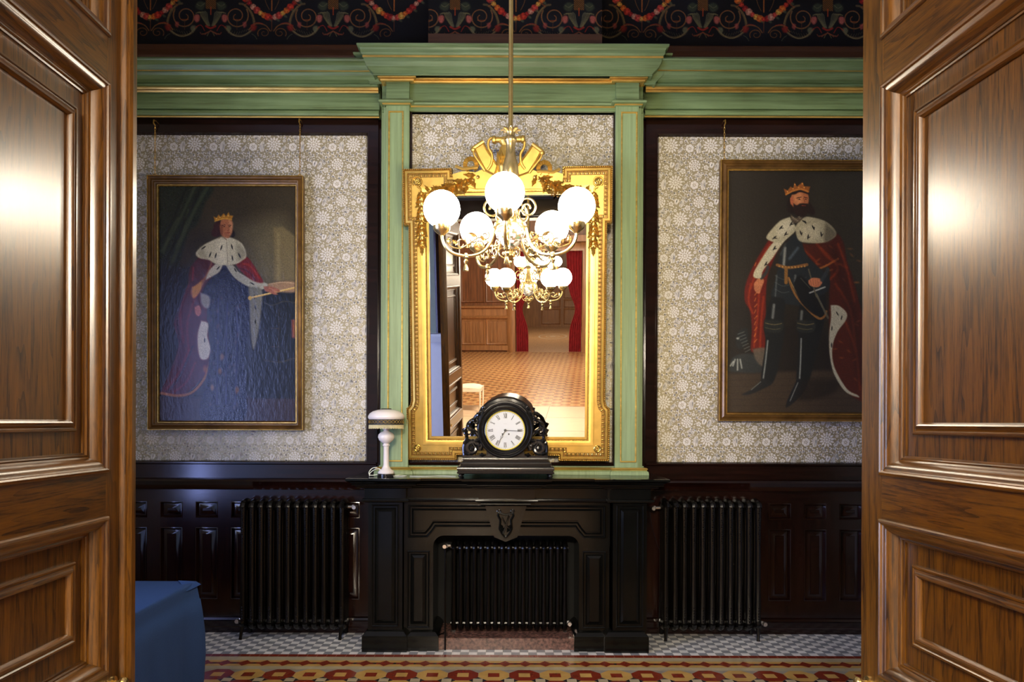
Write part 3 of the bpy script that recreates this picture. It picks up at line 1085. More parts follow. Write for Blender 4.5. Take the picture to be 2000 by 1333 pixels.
# ================================================================== small raster painter (vertex colours of paintings)
class Paint:
    def __init__(s, x0, y0, x1, y1, step=1.0, bg=(20, 20, 20)):
        s.x0, s.y0, s.x1, s.y1 = x0, y0, x1, y1
        s.nx, s.ny = int((x1 - x0) / step) + 1, int((y1 - y0) / step) + 1
        s.X, s.Y = np.meshgrid(np.linspace(x0, x1, s.nx), np.linspace(y0, y1, s.ny))
        s.I = np.ones((s.ny, s.nx, 3)) * np.array(bg, float)

    def win(s, a, b, c, d):
        i0 = max(0, int((b - s.y0) / (s.y1 - s.y0) * (s.ny - 1)) - 1)
        i1 = min(s.ny, int((d - s.y0) / (s.y1 - s.y0) * (s.ny - 1)) + 3)
        j0 = max(0, int((a - s.x0) / (s.x1 - s.x0) * (s.nx - 1)) - 1)
        j1 = min(s.nx, int((c - s.x0) / (s.x1 - s.x0) * (s.nx - 1)) + 3)
        return slice(i0, max(i0, i1)), slice(j0, max(j0, j1))

    def blend(s, sl, m, col):
        if m.size:
            s.I[sl] += (np.array(col, float) - s.I[sl]) * m[..., None]

    def poly(s, pts, col, soft=1.5, a=1.0, sm=True):
        if sm and len(pts) > 3:
            q = smooth_pts(list(pts) + [pts[0]], 5)[:-1]
        else:
            q = pts
        q = np.array(q, float)
        sl = s.win(q[:, 0].min() - soft, q[:, 1].min() - soft, q[:, 0].max() + soft, q[:, 1].max() + soft)
        X, Y = s.X[sl], s.Y[sl]
        if not X.size:
            return s
        ins = np.zeros(X.shape, bool)
        d = np.full(X.shape, 1e9)
        for (ax, ay), (bx, by) in zip(q, np.roll(q, -1, 0)):
            c = ((ay > Y) != (by > Y))
            with np.errstate(divide='ignore', invalid='ignore'):
                ins ^= c & (X < (bx - ax) * (Y - ay) / (by - ay + 1e-12) + ax)
            t = np.clip(((X - ax) * (bx - ax) + (Y - ay) * (by - ay)) / ((bx - ax) ** 2 + (by - ay) ** 2 + 1e-9), 0, 1)
            d = np.minimum(d, np.hypot(X - ax - t * (bx - ax), Y - ay - t * (by - ay)))
        m = np.clip(0.5 + np.where(ins, d, -d) / (2 * soft), 0, 1) * a
        s.blend(sl, m, col)
        return s

    def stroke(s, pts, wd, col, a=1.0, soft=1.0, sm=True, w1=None):
        q = smooth_pts(pts, 5) if (sm and len(pts) > 2) else pts
        n = len(q)
        q = np.array(q, float)
        wm = max(wd, w1 or 0)
        sl = s.win(q[:, 0].min() - wm - soft, q[:, 1].min() - wm - soft, q[:, 0].max() + wm + soft, q[:, 1].max() + wm + soft)
        X, Y = s.X[sl], s.Y[sl]
        if not X.size:
            return s
        m = np.zeros(X.shape)
        for i in range(n - 1):
            (ax, ay), (bx, by) = q[i], q[i + 1]
            ww = wd + ((w1 - wd) * i / max(1, n - 2) if w1 is not None else 0)
            t = np.clip(((X - ax) * (bx - ax) + (Y - ay) * (by - ay)) / ((bx - ax) ** 2 + (by - ay) ** 2 + 1e-9), 0, 1)
            d = np.hypot(X - ax - t * (bx - ax), Y - ay - t * (by - ay))
            m = np.maximum(m, np.clip(0.5 + (ww / 2 - d) / soft, 0, 1))
        s.blend(sl, m * a, col)
        return s

    def ell(s, cx, cy, rx, ry, col, a=1.0, soft=0.15, ang=0):
        r = max(rx, ry) * (1 + soft)
        sl = s.win(cx - r, cy - r, cx + r, cy + r)
        X, Y = s.X[sl] - cx, s.Y[sl] - cy
        if not X.size:
            return s
        c, q = math.cos(R(ang)), math.sin(R(ang))
        X, Y = X * c + Y * q, -X * q + Y * c
        d = np.hypot(X / rx, Y / ry)
        s.blend(sl, np.clip((1 + soft - d) / (2 * soft), 0, 1) * a, col)
        return s

    def noise(s, amt, cell=1):
        h, w_ = s.ny // cell + 2, s.nx // cell + 2
        n = rng.normal(0, amt, (h, w_))
        n = np.kron(n, np.ones((cell, cell)))[:s.ny, :s.nx]
        s.I *= (1 + n)[..., None]
        return s

    def mesh(s, name, to3d, mat, parent=None, gain=1.0):
        """to3d(X, Y) arrays -> local coordinates"""
        c = np.clip(s.I, 0, 255) / 255.0
        c = np.where(c <= 0.04045, c / 12.92, ((c + 0.055) / 1.055) ** 2.4) * gain
        x, y, z = to3d(s.X, s.Y)
        co = np.stack([x, y, z], -1).reshape(-1, 3)
        idx = np.arange(s.nx * s.ny).reshape(s.ny, s.nx)
        f = np.stack([idx[:-1, :-1], idx[1:, :-1], idx[1:, 1:], idx[:-1, 1:]], -1).reshape(-1, 4)
        me = bpy.data.meshes.new(name)
        me.vertices.add(len(co))
        me.vertices.foreach_set('co', co.ravel())
        me.loops.add(f.size)
        me.loops.foreach_set('vertex_index', f.ravel())
        me.polygons.add(len(f))
        me.polygons.foreach_set('loop_start', np.arange(0, f.size, 4))
        me.polygons.foreach_set('loop_total', np.full(len(f), 4))
        me.update(calc_edges=True)
        at_ = me.color_attributes.new('paint', 'FLOAT_COLOR', 'POINT')
        rgba = np.concatenate([c.reshape(-1, 3), np.ones((s.nx * s.ny, 1))], 1)
        at_.data.foreach_set('color', rgba.ravel())
        me.materials.append(mat)
        me.validate()
        o = bpy.data.objects.new(name, me)
        COL.objects.link(o)
        if parent is not None:
            o.parent = parent
        MAT[o.name] = MAT[parent.name].copy() if parent is not None else Matrix()
        return o


# ================================================================== PAINTED FRIEZE above the cornices
def frieze_art(x0, x1, y0, y1, motifs, step=0.8):
    p = Paint(x0, y0, x1, y1, step, (13, 10, 11))
    for k in range(60):
        p.ell(rng.uniform(x0, x1), rng.uniform(y0, y1 - 15), rng.uniform(15, 50), rng.uniform(8, 22), (25, 28, 36) if k % 2 else (9, 7, 8), 0.45, 0.8)
    G, O, RD, PK, YL, GR = (116, 98, 62), (168, 86, 36), (176, 44, 28), (186, 86, 72), (216, 150, 60), (92, 96, 66)
    for cx in motifs:
        h = 118.0     # half period
        for sgn in (-1, 1):
            X = lambda d: cx + sgn * d
            # big scroll
            sp = [(X(50 + (24 - 20 * t) * math.cos(-0.6 + t * 2 * PI * 1.75)), 34 + (24 - 20 * t) * math.sin(-0.6 + t * 2 * PI * 1.75)) for t in np.linspace(0, 1, 40)]
            p.stroke(sp, 2.6, G, 0.9, 1.2, False, 1.4)
            p.stroke([(a + sgn * 0.6, b - 0.8) for a, b in sp], 1.0, O, 0.85, 1.0, False)
            p.stroke([(X(28), 55), (X(40), 68), (X(58), 72), (X(74), 66), (X(84), 52), (X(80), 30), (X(66), 12), (X(56), 9)], 4.2, G, 0.8, 1.5)
            p.stroke([(X(30), 57), (X(44), 70), (X(60), 73), (X(78), 62)], 1.2, (176, 160, 104), 0.7)
            for q in range(9):
                p.stroke([(X(34 + q * 5), 66 + 4 * math.sin(q * 0.6)), (X(37 + q * 5), 61 + 3 * math.sin(q * 0.6))], 1.1, (150, 138, 90), 0.5)
            # small scroll under the garland
            sp = [(X(104 + (13 - 11 * t) * math.cos(2.6 + t * 2 * PI * 1.4)), 66 + (11 - 9 * t) * math.sin(2.6 + t * 2 * PI * 1.4)) for t in np.linspace(0, 1, 30)]
            p.stroke(sp, 2.0, (132, 84, 38), 0.9, 1.1, False, 1.1)
            p.stroke([(X(74), 60), (X(84), 50), (X(96), 48), (X(108), 52), (X(116), 62)], 2.2, (140, 92, 46), 0.9)
            p.stroke([(X(78), 52), (X(90), 46), (X(102), 48)], 1.6, (168, 60, 40), 0.8)
            p.stroke([(X(80), 68), (X(86), 72), (X(90), 78)], 1.6, GR, 0.8)
            p.stroke([(X(66), 12), (X(76), 4), (X(82), -8)], 3.0, O, 0.6, 1.5)
            p.stroke([(X(70), 14), (X(80), 26), (X(86), 44)], 2.4, (150, 118, 62), 0.6, 1.5)
            # red accents and little lamps inside the scroll
            p.poly([(X(80), 50), (X(90), 52), (X(86), 62), (X(78), 60)], (150, 34, 24), 2, 0.8)
            p.stroke([(X(44), 40), (X(58), 40)], 1.6, O, 0.7)
            p.stroke([(X(51), 40), (X(51), 60)], 1.2, (120, 70, 34), 0.7)
            p.poly([(X(62), 46), (X(68), 44), (X(70), 52), (X(64), 56)], PK, 1.5, 0.75)
            # tulip
            p.poly([(X(21), 33), (X(26), 30), (X(32), 33), (X(33), 40), (X(28), 46), (X(22), 42)], (176, 84, 72), 1.5, 0.9)
            for q in (-3, 0, 3):
                p.stroke([(X(27 + q), 31), (X(27 + q * 0.6), 43)], 1.1, (214, 132, 112), 0.7)
            p.stroke([(X(12), 62), (X(18), 52), (X(24), 52), (X(32), 58)], 1.8, RD, 0.75)
            p.poly([(X(30), 52), (X(37), 52), (X(40), 58), (X(36), 64), (X(31), 60)], (120, 120, 84), 1.5, 0.85)
            # acanthus cup leaves
            for q in range(5):
                p.stroke([(X(2 + q * 1.2), 52), (X(6 + q * 2.8), 40 - q), (X(8 + q * 3.4), 28 - q * 0.5), (X(12 + q * 4.2), 24 + q)], 2.2, (104 + q * 6, 104 + q * 4, 76), 0.8, 1.4)
            p.poly([(X(10), 8), (X(20), 4), (X(28), 8), (X(30), 16), (X(22), 22), (X(14), 20)], (66, 74, 52), 2, 0.85)
            p.stroke([(X(12), 8), (X(20), 14), (X(27), 10)], 1.2, (120, 120, 80), 0.7)
            for q in range(4):
                p.stroke([(X(0), 62), (X(4 + q * 4), 66 + q), (X(7 + q * 4.5), 72 - q * 2.2)], 1.8, (140, 66, 40) if q % 2 else (116, 104, 62), 0.85)
            # stems down the middle between motifs
            p.stroke([(X(h - 14), -6), (X(h - 10), 8), (X(h - 4), 20)], 1.2, (150, 100, 48), 0.8)
        # pine cone
        for r_ in range(6):
            for q in range(-2, 3):
                p.stroke([(cx + q * 4 - 1.5, -4 + r_ * 4), (cx + q * 4 + 1.5, -1 + r_ * 4)], 1.3, (176, 116, 40), 0.8)
                p.stroke([(cx + q * 4 + 1.5, -4 + r_ * 4), (cx + q * 4 - 1.5, -1 + r_ * 4)], 1.3, (120, 76, 30), 0.8)
        p.stroke([(cx, 16), (cx, 30)], 2, (190, 74, 30), 0.9)
        p.stroke([(cx - 9, 53), (cx, 57), (cx + 9, 53)], 4, (164, 42, 28), 0.9, 1.5)
        # garland centred half a period to the right
        gx = cx + 119
        ts = np.linspace(-1, 1, 17)
        for i, t in enumerate(ts):
            fx, fy = gx + t * 58, 36 - 46 * (abs(t) ** 1.7)
            c = [(196, 52, 30), (214, 104, 34), (226, 160, 66), (190, 64, 52), (206, 140, 112), (150, 30, 28)][(i * 5 + int(cx)) % 6]
            rr = 6.4 + 1.4 * math.sin(i * 2.1)
            for q in range(7):
                an = q * 2 * PI / 7 + i
                p.ell(fx + rr * 0.55 * math.cos(an), fy + rr * 0.55 * math.sin(an), rr * 0.42, rr * 0.42, tuple(v * (0.8 + 0.25 * ((q + i) % 2)) for v in c), 0.95, 0.3)
            p.ell(fx, fy, rr * 0.3, rr * 0.3, tuple(min(255, v * 1.25 + 20) for v in c), 0.8, 0.4)
            if i % 2:
                p.ell(fx + 5, fy + 6, 4, 2.5, (96, 104, 70), 0.7, 0.4, 35)
        p.stroke([(gx, -10), (gx, 22)], 2.4, (190, 110, 44), 0.85)
        p.stroke([(gx, 40), (gx, 62)], 1.6, (130, 70, 34), 0.8)
    p.noise(0.10)
    return p


def frieze_mesh(name, p, y):
    o = p.mesh(name, lambda X, Y: ((X - CX) * y / F, np.full(X.shape, y), CAM_H - (Y - CY) * y / F), M['frieze_paint'], gain=0.55)
    return tag(o, kind='structure')


YF = 5.60
frieze_mesh('trim_painted_frieze_left', frieze_art(90, 838, -12, 88.5, [-65, 172, 409, 648]), YF)
frieze_mesh('trim_painted_frieze_right', frieze_art(1165, 1900, -12, 88.5, [1132, 1370, 1614, 1857]), YF)
frieze_mesh('trim_painted_frieze_centre', frieze_art(834, 1173, -12, 67, [648 + 2, 886, 1128]), 5.43)
cb_ = MB().box(WX(834, 5.43), WX(1173, 5.43), 5.432, 5.6, WZ(100, 5.43, 998), WZ(-14, 5.43))
cb_.box(WX(834, 5.43), WX(1173, 5.43), 5.42, 5.432, WZ(90, 5.43, 998), WZ(67.5, 5.43, 998))
tag(cb_.build('trim_frieze_projection', M['brown_cove']), kind='structure')
tag(MB().box(XL, XR, YF + 0.002, YW + 0.003, WZ(90, YF), CEIL).build('trim_frieze_ground', M['soot']), kind='structure')

# ================================================================== DOUBLE DOOR, both leaves folded back into the room
def door_leaf(name, hinge, xdir, flip, astragal):
    """local x runs along the leaf (free edge at +-WL), the panelled face looks to local -y"""
    WL = 1.085
    sgn = -1 if flip else 1
    ex = Vector((xdir[0], xdir[1], 0)).normalized() * sgn
    ez = Vector((0, 0, 1))
    ey = ez.cross(ex)
    rot = Matrix((ex, ey, ez)).transposed().to_4x4()
    d = thing(name, loc=(hinge[0], hinge[1], 0.0), rot=rot, kind='structure')

    def fx(mb):
        mb.v = [(v[0] * sgn, v[1], v[2]) for v in mb.v]
        return mb
    u0, u1 = 0.13, 0.985
    panels = [(0.2, 0.79), (0.914, 1.335), (1.464, 2.517), (2.65, 3.17)]
    T = 0.055
    st = MB().chbox(0, u0, 0, T, 0.01, 3.3, 0.001).chbox(u1, WL, 0, T, 0.01, 3.3, 0.001)
    fx(st).build('stile', M['oak_v'], d, world=False)
    rl = MB()
    zs = [0.01] + [z for p in panels for z in p] + [3.3]
    for i in range(0, len(zs), 2):
        rl.box(u0, u1, 0.0004, T, zs[i], zs[i + 1])
    fx(rl).build('rail', M['oak_h'], d, world=False)
    B = [(-0.005, -0.001), (-0.005, 0.005), (-0.002, 0.009), (0.003, 0.010), (0.007, 0.008), (0.009, 0.003), (0.011, 0.002), (0.016, 0.0015), (0.022, -0.002), (0.028, -0.009), (0.032, -0.018), (0.035, -0.026), (0.039, -0.029), (0.043, -0.028), (0.045, -0.031), (0.045, -0.034), (0.050, -0.035), (0.050, -0.0405)]
    Fm = [(0.0, -0.041), (0.0, -0.032), (0.003, -0.028), (0.007, -0.028), (0.010, -0.031), (0.015, -0.030), (0.018, -0.026), (0.023, -0.025), (0.027, -0.027), (0.031, -0.034), (0.031, -0.041)]
    for (z0, z1) in panels:
        pn = fx(MB().box(u0 - 0.002, u1 + 0.002, 0.04, T - 0.004, z0 - 0.002, z1 + 0.002)).build('panel', M['oak_v'], d, world=False)
        # mitred moulding split into its level and its upright lengths so that the grain follows
        lv, up = MB(), MB()
        for prof, (a, b, c, e) in ((B, (u0, u1, z0, z1)), (Fm, (u0 + 0.088, u1 - 0.088, z0 + 0.107, z1 - 0.102))):
            q = MB().sweep(rect(a, b, c, e), prof, True)
            k = len(prof)
            for i in range(4):
                t = lv if i % 2 == 0 else up
                j = (i + 1) % 4
                vs = q.v[i * k:(i + 1) * k] + q.v[j * k:(j + 1) * k]
                t.add(vs, [(m, k + m, k + m + 1, m + 1) for m in range(k - 1)])
        fx(lv).build('panel_moulding', M['oak_h'], d, world=False, smooth=30)
        fx(up).build('panel_moulding', M['oak_v'], d, world=False, smooth=30)
    if astragal:
        a = MB().sweep([(1.052, 0.01), (1.052, 3.3)], [(0.0, 0.0), (0.0, 0.006), (-0.003, 0.012), (-0.003, 0.017), (-0.006, 0.019), (-0.006, 0.024), (-0.010, 0.028), (-0.012, 0.030), (-0.033, 0.030), (-0.034, 0.028), (-0.034, -0.055)], False)
        fx(a).build('astragal', M['oak_v'], d, world=False, smooth=30)
    h = MB()
    kx = 1.022 if astragal else 1.045
    h.lathe([(0, -0.040), (0.010, -0.040), (0.016, -0.036), (0.018, -0.030), (0.015, -0.022), (0.008, -0.018), (0.008, -0.006), (0.02, -0.004), (0.02, 0.0)], (kx, 0, 0.872), 20, 'Y')
    fx(h).build('door_handle', M['brass'], d, world=False)
    return d


door_leaf('door_1', (-1.085, 1.02), (0, 1), False, True)
door_leaf('door_2', (1.087, 1.021), (-0.0647, 1), True, False)

# ================================================================== FIREPLACE
YFP = 5.15
fp = thing('fireplace', 'black painted panelled fireplace with a carved shield keystone under the mantel clock', 'fireplace', (CXW, 5.35, 0))


def fx_(px, y=YFP):
    return WX(px, y, 1100)


zsh = zm      # shelf top
# shelf with its mouldings, broken forward over the jambs and the keystone
SH = [(937, 0.115), (938, 0.125), (942, 0.125), (943.5, 0.115), (945, 0.10), (948, 0.085), (949, 0.09), (951, 0.088), (953, 0.06), (955, 0.055), (956, 0.035)]


def fpath(o1, o2, o3):
    a, b, c, d_ = fx_(716), fx_(790), fx_(1192), fx_(1266)
    k0, k1 = fx_(938), fx_(1040)
    y0 = YFP
    return [(a, 5.62), (a, y0 - o1), (b, y0 - o1), (b, y0 - o2), (k0, y0 - o2), (k0, y0 - o3), (k1, y0 - o3), (k1, y0 - o2), (c, y0 - o2), (c, y0 - o1), (d_, y0 - o1), (d_, 5.62)]


sh = MB()
pp = fpath(0.0, -0.045, 0.01)
prof = [(o, WZ(py, YFP - o, 990)) for py, o in SH]
dz = zsh - prof[0][1]
prof = [(o, z + dz) for o, z in prof]
runs(sh, pp, [(0.0, prof[0][1])] + prof + [(0.0, prof[-1][1])])
a_, b_ = pp[0][0], pp[-1][0]
top = [(p[0], p[1]) for p in pp]
sh.box(a_, b_, 5.19, 5.622, zsh - 0.03, zsh)
sh.box(pp[1][0] - 0.0, pp[2][0], 5.15, 5.2, zsh - 0.03, zsh)
sh.box(pp[9][0], pp[10][0], 5.15, 5.2, zsh - 0.03, zsh)
sh.box(pp[5][0], pp[6][0], 5.14, 5.2, zsh - 0.03, zsh)
sh.build('mantel_shelf', M['black_marble'], fp)
# plain frieze and architrave
z1_, z2_ = prof[-1][1], WZ(976, YFP, 990)
frb = MB()
pf = fpath(0.015, -0.03, 0.02)
runs(frb, pf, [(0.02, z1_ + 0.002), (0.012, z1_ - 0.004), (0.012, z2_ + 0.006), (0.03, z2_ + 0.002), (0.034, z2_ - 0.006), (0.026, z2_ - 0.016), (0.01, z2_ - 0.022), (0.0, z2_ - 0.024)])
frb.box(fx_(720), fx_(1262), 5.22, 5.6, z2_ - 0.03, z1_)
frb.build('frieze', M['black_marble'], fp)
zA = z2_ - 0.02
# jambs: outer pier, inner pier with raised panels
for (o0, o1, i0, i1, op0, op1, ip0, ip1) in ((719, 786, 789, 846, 707, 795, 795, 857), (1197, 1263, 1131, 1190, 1182, 1268, 1122, 1184)):
    for nm, a0, a1, y0, q0, q1, yb, ztp, pt, pb in (('outer_jamb', o0, o1, YFP, op0, op1, YFP - 0.04, zA, 988, 1224), ('inner_jamb', i0, i1, YFP + 0.035, ip0, ip1, YFP - 0.012, WZ(1062, YFP), 1078, 1226)):
        j = MB()
        X0, X1 = fx_(a0, y0), fx_(a1, y0)
        zb = WZ(1246, yb)
        j.box(X0, X1, y0, 5.6, zb, ztp)
        z0, z1 = WZ(pb, y0), WZ(pt, y0)
        ins = 0.028
        j.sweep(rect(X0 + ins, X1 - ins, z0, z1), [(-0.004, 0.0), (-0.004, 0.008), (0.0, 0.011), (0.004, 0.008), (0.008, 0.001), (0.018, 0.001), (0.022, 0.006), (0.026, 0.001), (0.044, 0.014), (0.046, 0.014)], True, at(y0))
        j.box(X0 + ins + 0.045, X1 - ins - 0.045, y0 - 0.014, y0, z0 + 0.045, z1 - 0.045)
        Q0, Q1 = fx_(q0, yb), fx_(q1, yb)
        j.box(Q0, Q1, yb, 5.6, 0.001, zb)
        # sloping plinth cap
        zc_ = WZ(1232, y0)
        j.sweep([(Q0 + 0.002, 5.6), (Q0 + 0.002, yb), (Q1 - 0.002, yb), (Q1 - 0.002, 5.6)], [(0.0, zb - 0.001), (0.0, zb + 0.006), (0.014, zb + 0.02), (0.02, zc_ - 0.01), (0.035, zc_), (0.05, zc_ + 0.003)], False, lambda u, v, w_: (u, v, w_))
        j.build(nm, M['black_marble'], fp)
# lintel with the shouldered panel and rounded opening corners
yl = YFP + 0.03
L0, L1 = fx_(789, yl), fx_(1191, yl)
oz, ozc = WZ(1047, yl), WZ(1062, yl)
ox0, ox1 = fx_(846, yl), fx_(1131, yl)
arc = []
rr = 0.075
for i in range(9):
    t = PI / 2 * i / 8
    arc.append((ox0 + rr - rr * math.cos(t), oz - rr + rr * math.sin(t)))
arc2 = [(ox0 + ox1 - x, z) for x, z in reversed(arc)]
outl = [(L0, oz - rr), (arc[0][0], oz - rr)] + arc[1:] + arc2 + [(L1, oz - rr), (L1, zA), (L0, zA)]
li = MB().prism(outl, yl, 5.55)
pz0, pz1, pzm = WZ(1050, yl), WZ(988, yl), WZ(1029, yl)
k0, k1 = fx_(798, yl), fx_(1181, yl)
s0, s1 = fx_(837, yl), fx_(1137, yl)
shp = [(k0, pz0), (s0 - 0.01, pz0), (s0 + 0.03, pzm - 0.03), (s0 + 0.05, pzm), (s1 - 0.05, pzm), (s1 - 0.03, pzm - 0.03), (s1 + 0.01, pz0), (k1, pz0), (k1, pz1), (k0, pz1)]
li.sweep(shp, [(-0.003, 0.0), (-0.003, 0.012), (0.002, 0.017), (0.008, 0.012), (0.012, 0.004), (0.022, 0.004), (0.026, 0.010), (0.030, 0.004), (0.036, 0.010), (0.042, 0.010)], True, at(yl))
li.build('lintel', M['black_marble'], fp)
# keystone and its shield
ks = MB()
yk = YFP - 0.03
kz1, kz0, kzt = zA, WZ(1050, yk), WZ(1059, yk)
ka, kb, kc, kd = fx_(945, yk), fx_(1030, yk), fx_(1010, yk), fx_(965, yk)
ks.prism([(kd, kz0), ((kd + kc) / 2, kzt), (kc, kz0), (kb, kz1), (ka, kz1)], yk, 5.3)
ks.sweep([(ka - 0.01, 5.2), (ka - 0.01, yk - 0.005), (kb + 0.01, yk - 0.005), (kb + 0.01, 5.2)], [(0.0, kz1), (-0.012, kz1 - 0.004), (-0.014, kz1 - 0.012), (-0.003, kz1 - 0.022), (0.006, kz1 - 0.024)], False, lambda u, v, w_: (u, v, w_))
kso = ks.build('keystone', M['black_marble'], fp)
sd = MB()
km = (kd + kc) / 2
shz1, shz0 = WZ(1000, yk), WZ(1054, yk)
sp = [(km - 0.055, shz1), (km - 0.062, shz1 - 0.03), (km - 0.045, shz1 - 0.06), (km - 0.05, shz1 - 0.12), (km - 0.03, shz0 + 0.03), (km, shz0), (km + 0.03, shz0 + 0.03), (km + 0.05, shz1 - 0.12), (km + 0.045, shz1 - 0.06), (km + 0.062, shz1 - 0.03), (km + 0.055, shz1), (km, shz1 - 0.015)]
sd.sweep(sp, [(0.0, 0.0), (0.002, 0.010), (0.008, 0.012), (0.012, 0.006), (0.016, 0.005)], True, at(yk))
for s_ in (-1, 1):
    sd.tube([(x, y - 0.0, z) for x, y, z in spiral(km + s_ * 0.045, shz1 + 0.0, 0.016, 0.003, 0 if s_ > 0 else PI, 1.2 * s_, 18, yk - 0.008)], 0.004, 6)
    sd.leaf((km + s_ * 0.01, yk - 0.002, shz0 + 0.05), 0.07, 0.012, PI / 2 - s_ * 0.5, 0.005)
sd.tube([(km - 0.02, yk - 0.008, shz0 + 0.04), (km, yk - 0.014, shz0 + 0.09), (km + 0.022, yk - 0.010, shz1 - 0.03)], 0.006, 7)
sd.tube([(km - 0.025, yk - 0.008, shz1 - 0.04), (km, yk - 0.014, shz0 + 0.10), (km + 0.03, yk - 0.010, shz0 + 0.07)], 0.005, 7)
sd.build('carved_shield', M['black_marble'], kso)
# back of the recess and the brown hearth stone
rc = MB()
rc.box(ox0 - 0.01, ox1 + 0.01, 5.56, 5.61, 0.05, oz + 0.02)
rc.build('recess_back', M['soot'], fp)
hs = MB().box(fx_(857, 5.2), fx_(1122, 5.2), 5.175, 5.58, 0.001, WZ(1246.5, 5.19))
hs.build('hearth_stone', M['marble_red'], fp)


# ================================================================== RADIATORS
def radiator(name, label, x_first, step, n, y, ztop, zbot, group, valve_hi, valve_lo, depth=0.17, feet=True, orn=True):
    xm = x_first + step * (n - 1) / 2
    t = thing(name, label, 'radiator', (xm, y + depth / 2, 0), group=group)
    sec = MB()
    r = step * 0.36
    cols = 3
    for c in range(cols):
        cy = y + r + (depth - 2 * r) * c / (cols - 1)
        pts = [(x_first, cy, zbot + 0.03 + (ztop - zbot - 0.06) * q / 6) for q in range(7)]
        sec.tube(pts, [r * 0.9, r, r * 0.86, r * 0.82, r * 0.82, r * 0.86, r][:7], 10)
    for zc, s_ in ((ztop - 0.045, 1), (zbot + 0.045, -1)):
        loop = [(x_first, y + depth * 0.5 - (depth * 0.5 - r * 0.2) * math.cos(a), zc + s_ * 0.04 * math.sin(a)) for a in np.linspace(0, PI, 11)]
        sec.tube(loop, r * 1.02, 8)
        sec.tube([(x_first - step / 2, y + depth * 0.4, zc), (x_first + step / 2, y + depth * 0.4, zc)], r * 0.95, 10)
    if orn:
        for q in range(16):
            sec.ball((x_first + 0.002 * math.sin(q * 2.2), y - 0.001, ztop - 0.05 - q * 0.017), 0.0055, 6)
        for q in range(6):
            sec.ball((x_first, y - 0.001, zbot + 0.16 - q * 0.02), 0.005, 6)
    first = sec.build('section', M['black_iron'], t)
    first['label'] = 'one cast iron radiator section'
    for i in range(1, n):
        c = first.copy()
        c.location.x = first.location.x + step * i
        COL.objects.link(c)
    if feet:
        for fxx in (x_first, x_first + step * (n - 1)):
            MB().tube([(fxx, y + 0.012, zbot + 0.06), (fxx - 0.002, y + 0.006, zbot), (fxx - 0.006, y - 0.008, 0.03), (fxx - 0.008, y - 0.012, 0.001)], [0.02, 0.017, 0.011, 0.013], 8).build('leg', M['black_iron'], t)
            MB().tube([(fxx, y + depth, zbot + 0.06), (fxx, y + depth, 0.001)], 0.014, 8).build('leg', M['black_iron'], t)
    for (vx, vz, s_) in (valve_hi, valve_lo):
        vy = y + depth * 0.4
        xe = x_first - step / 2 if s_ < 0 else x_first + step * (n - 0.5)
        v = MB()
        v.tube([(xe, vy, vz), (vx - s_ * 0.02, vy, vz)], 0.011, 8)
        v.tube([(vx - s_ * 0.02, vy, vz), (vx - s_ * 0.004, vy, vz)], 0.017, 6)
        v.lathe([(0, -0.05), (0.014, -0.05), (0.017, -0.045), (0.017, -0.028), (0.012, -0.022), (0.012, 0.0)], (vx, vy, vz), 14, 'Y')
        v.build('valve', M['nickel'], t)
    return t


YR = 5.405
radiator('radiator', 'black cast iron column radiator left of the fireplace, nearest the blue-draped table', WX(473, YR, 1100), 17.62 * YR / F, 12, YR, WZ(981, YR, 570), WZ(1230, YR, 570), None,
         (WX(690, YR, 992), WZ(992, YR + 0.02, 690), 1), (WX(460, YR, 1215), WZ(1215, YR + 0.02, 460), -1))
radiator('radiator', 'black cast iron column radiator against the dark panelling right of the fireplace', WX(1302, YR, 1100), 18.05 * YR / F, 11, YR, WZ(981, YR, 1390), WZ(1232, YR, 1390), None,
         (WX(1278, YR, 994), WZ(994, YR + 0.02, 1278), -1), (WX(1497, YR, 1221), WZ(1221, YR + 0.02, 1497), 1))
YR2 = 5.32
rz = WZ(1246.5, 5.19)
radiator('radiator', 'black cast iron radiator standing inside the fireplace opening on the brown marble hearth', WX(886, YR2, 1100), 13.62 * YR2 / F, 17, YR2, WZ(1061, YR2, 990), WZ(1234, YR2, 990), None,
         (WX(868, YR2, 1069), WZ(1069, YR2, 868), -1), (WX(1113, YR2, 1221), WZ(1221, YR2, 1113), 1), 0.14, feet=False, orn=False)
# its two iron rests on the hearth
rad3 = [o for o in bpy.data.objects if o.get('label', '').startswith('black cast iron radiator standing inside')][0]
for q in (886, 1104):
    x = WX(q, YR2, 1200)
    ft = MB().box(x - 0.012, x + 0.012, YR2 + 0.02, YR2 + 0.12, rz + 0.0005, WZ(1232, YR2))
    ft.build('leg', M['black_iron'], rad3)
pip = MB().tube([(WX(869.5, 5.16, 1200), 5.16, WZ(1074, 5.16)), (WX(869.5, 5.16, 1200), 5.16, 0.002)], 0.0065, 8)
pip.tube([(WX(869.5, 5.16, 1200), 5.16, WZ(1237, 5.16)), (WX(853, 5.24, 1245), 5.25, WZ(1245, 5.22))], 0.005, 6)
tag(pip.build('heating_pipe', M['black_iron']), 'thin black upright pipe at the left side of the fireplace opening', 'pipe')
wr = MB().tube([(x, y, z) for x, y, z in smooth_pts([(WX(1270, 5.4, 1000), 5.42, WZ(1000, 5.42)), (WX(1274, 5.4, 1050), 5.41, WZ(1030, 5.41)), (WX(1284, 5.4, 1070), 5.40, WZ(1066, 5.4)), (WX(1290, 5.4, 1100), 5.42, WZ(1090, 5.42)), (WX(1292, 5.4, 1230), 5.5, WZ(1238, 5.5))], 6)], 0.0022, 6)
tag(wr.build('sensor_cord', M['black_iron']), 'thin dark cord hanging from the valve right of the fireplace', 'cord')

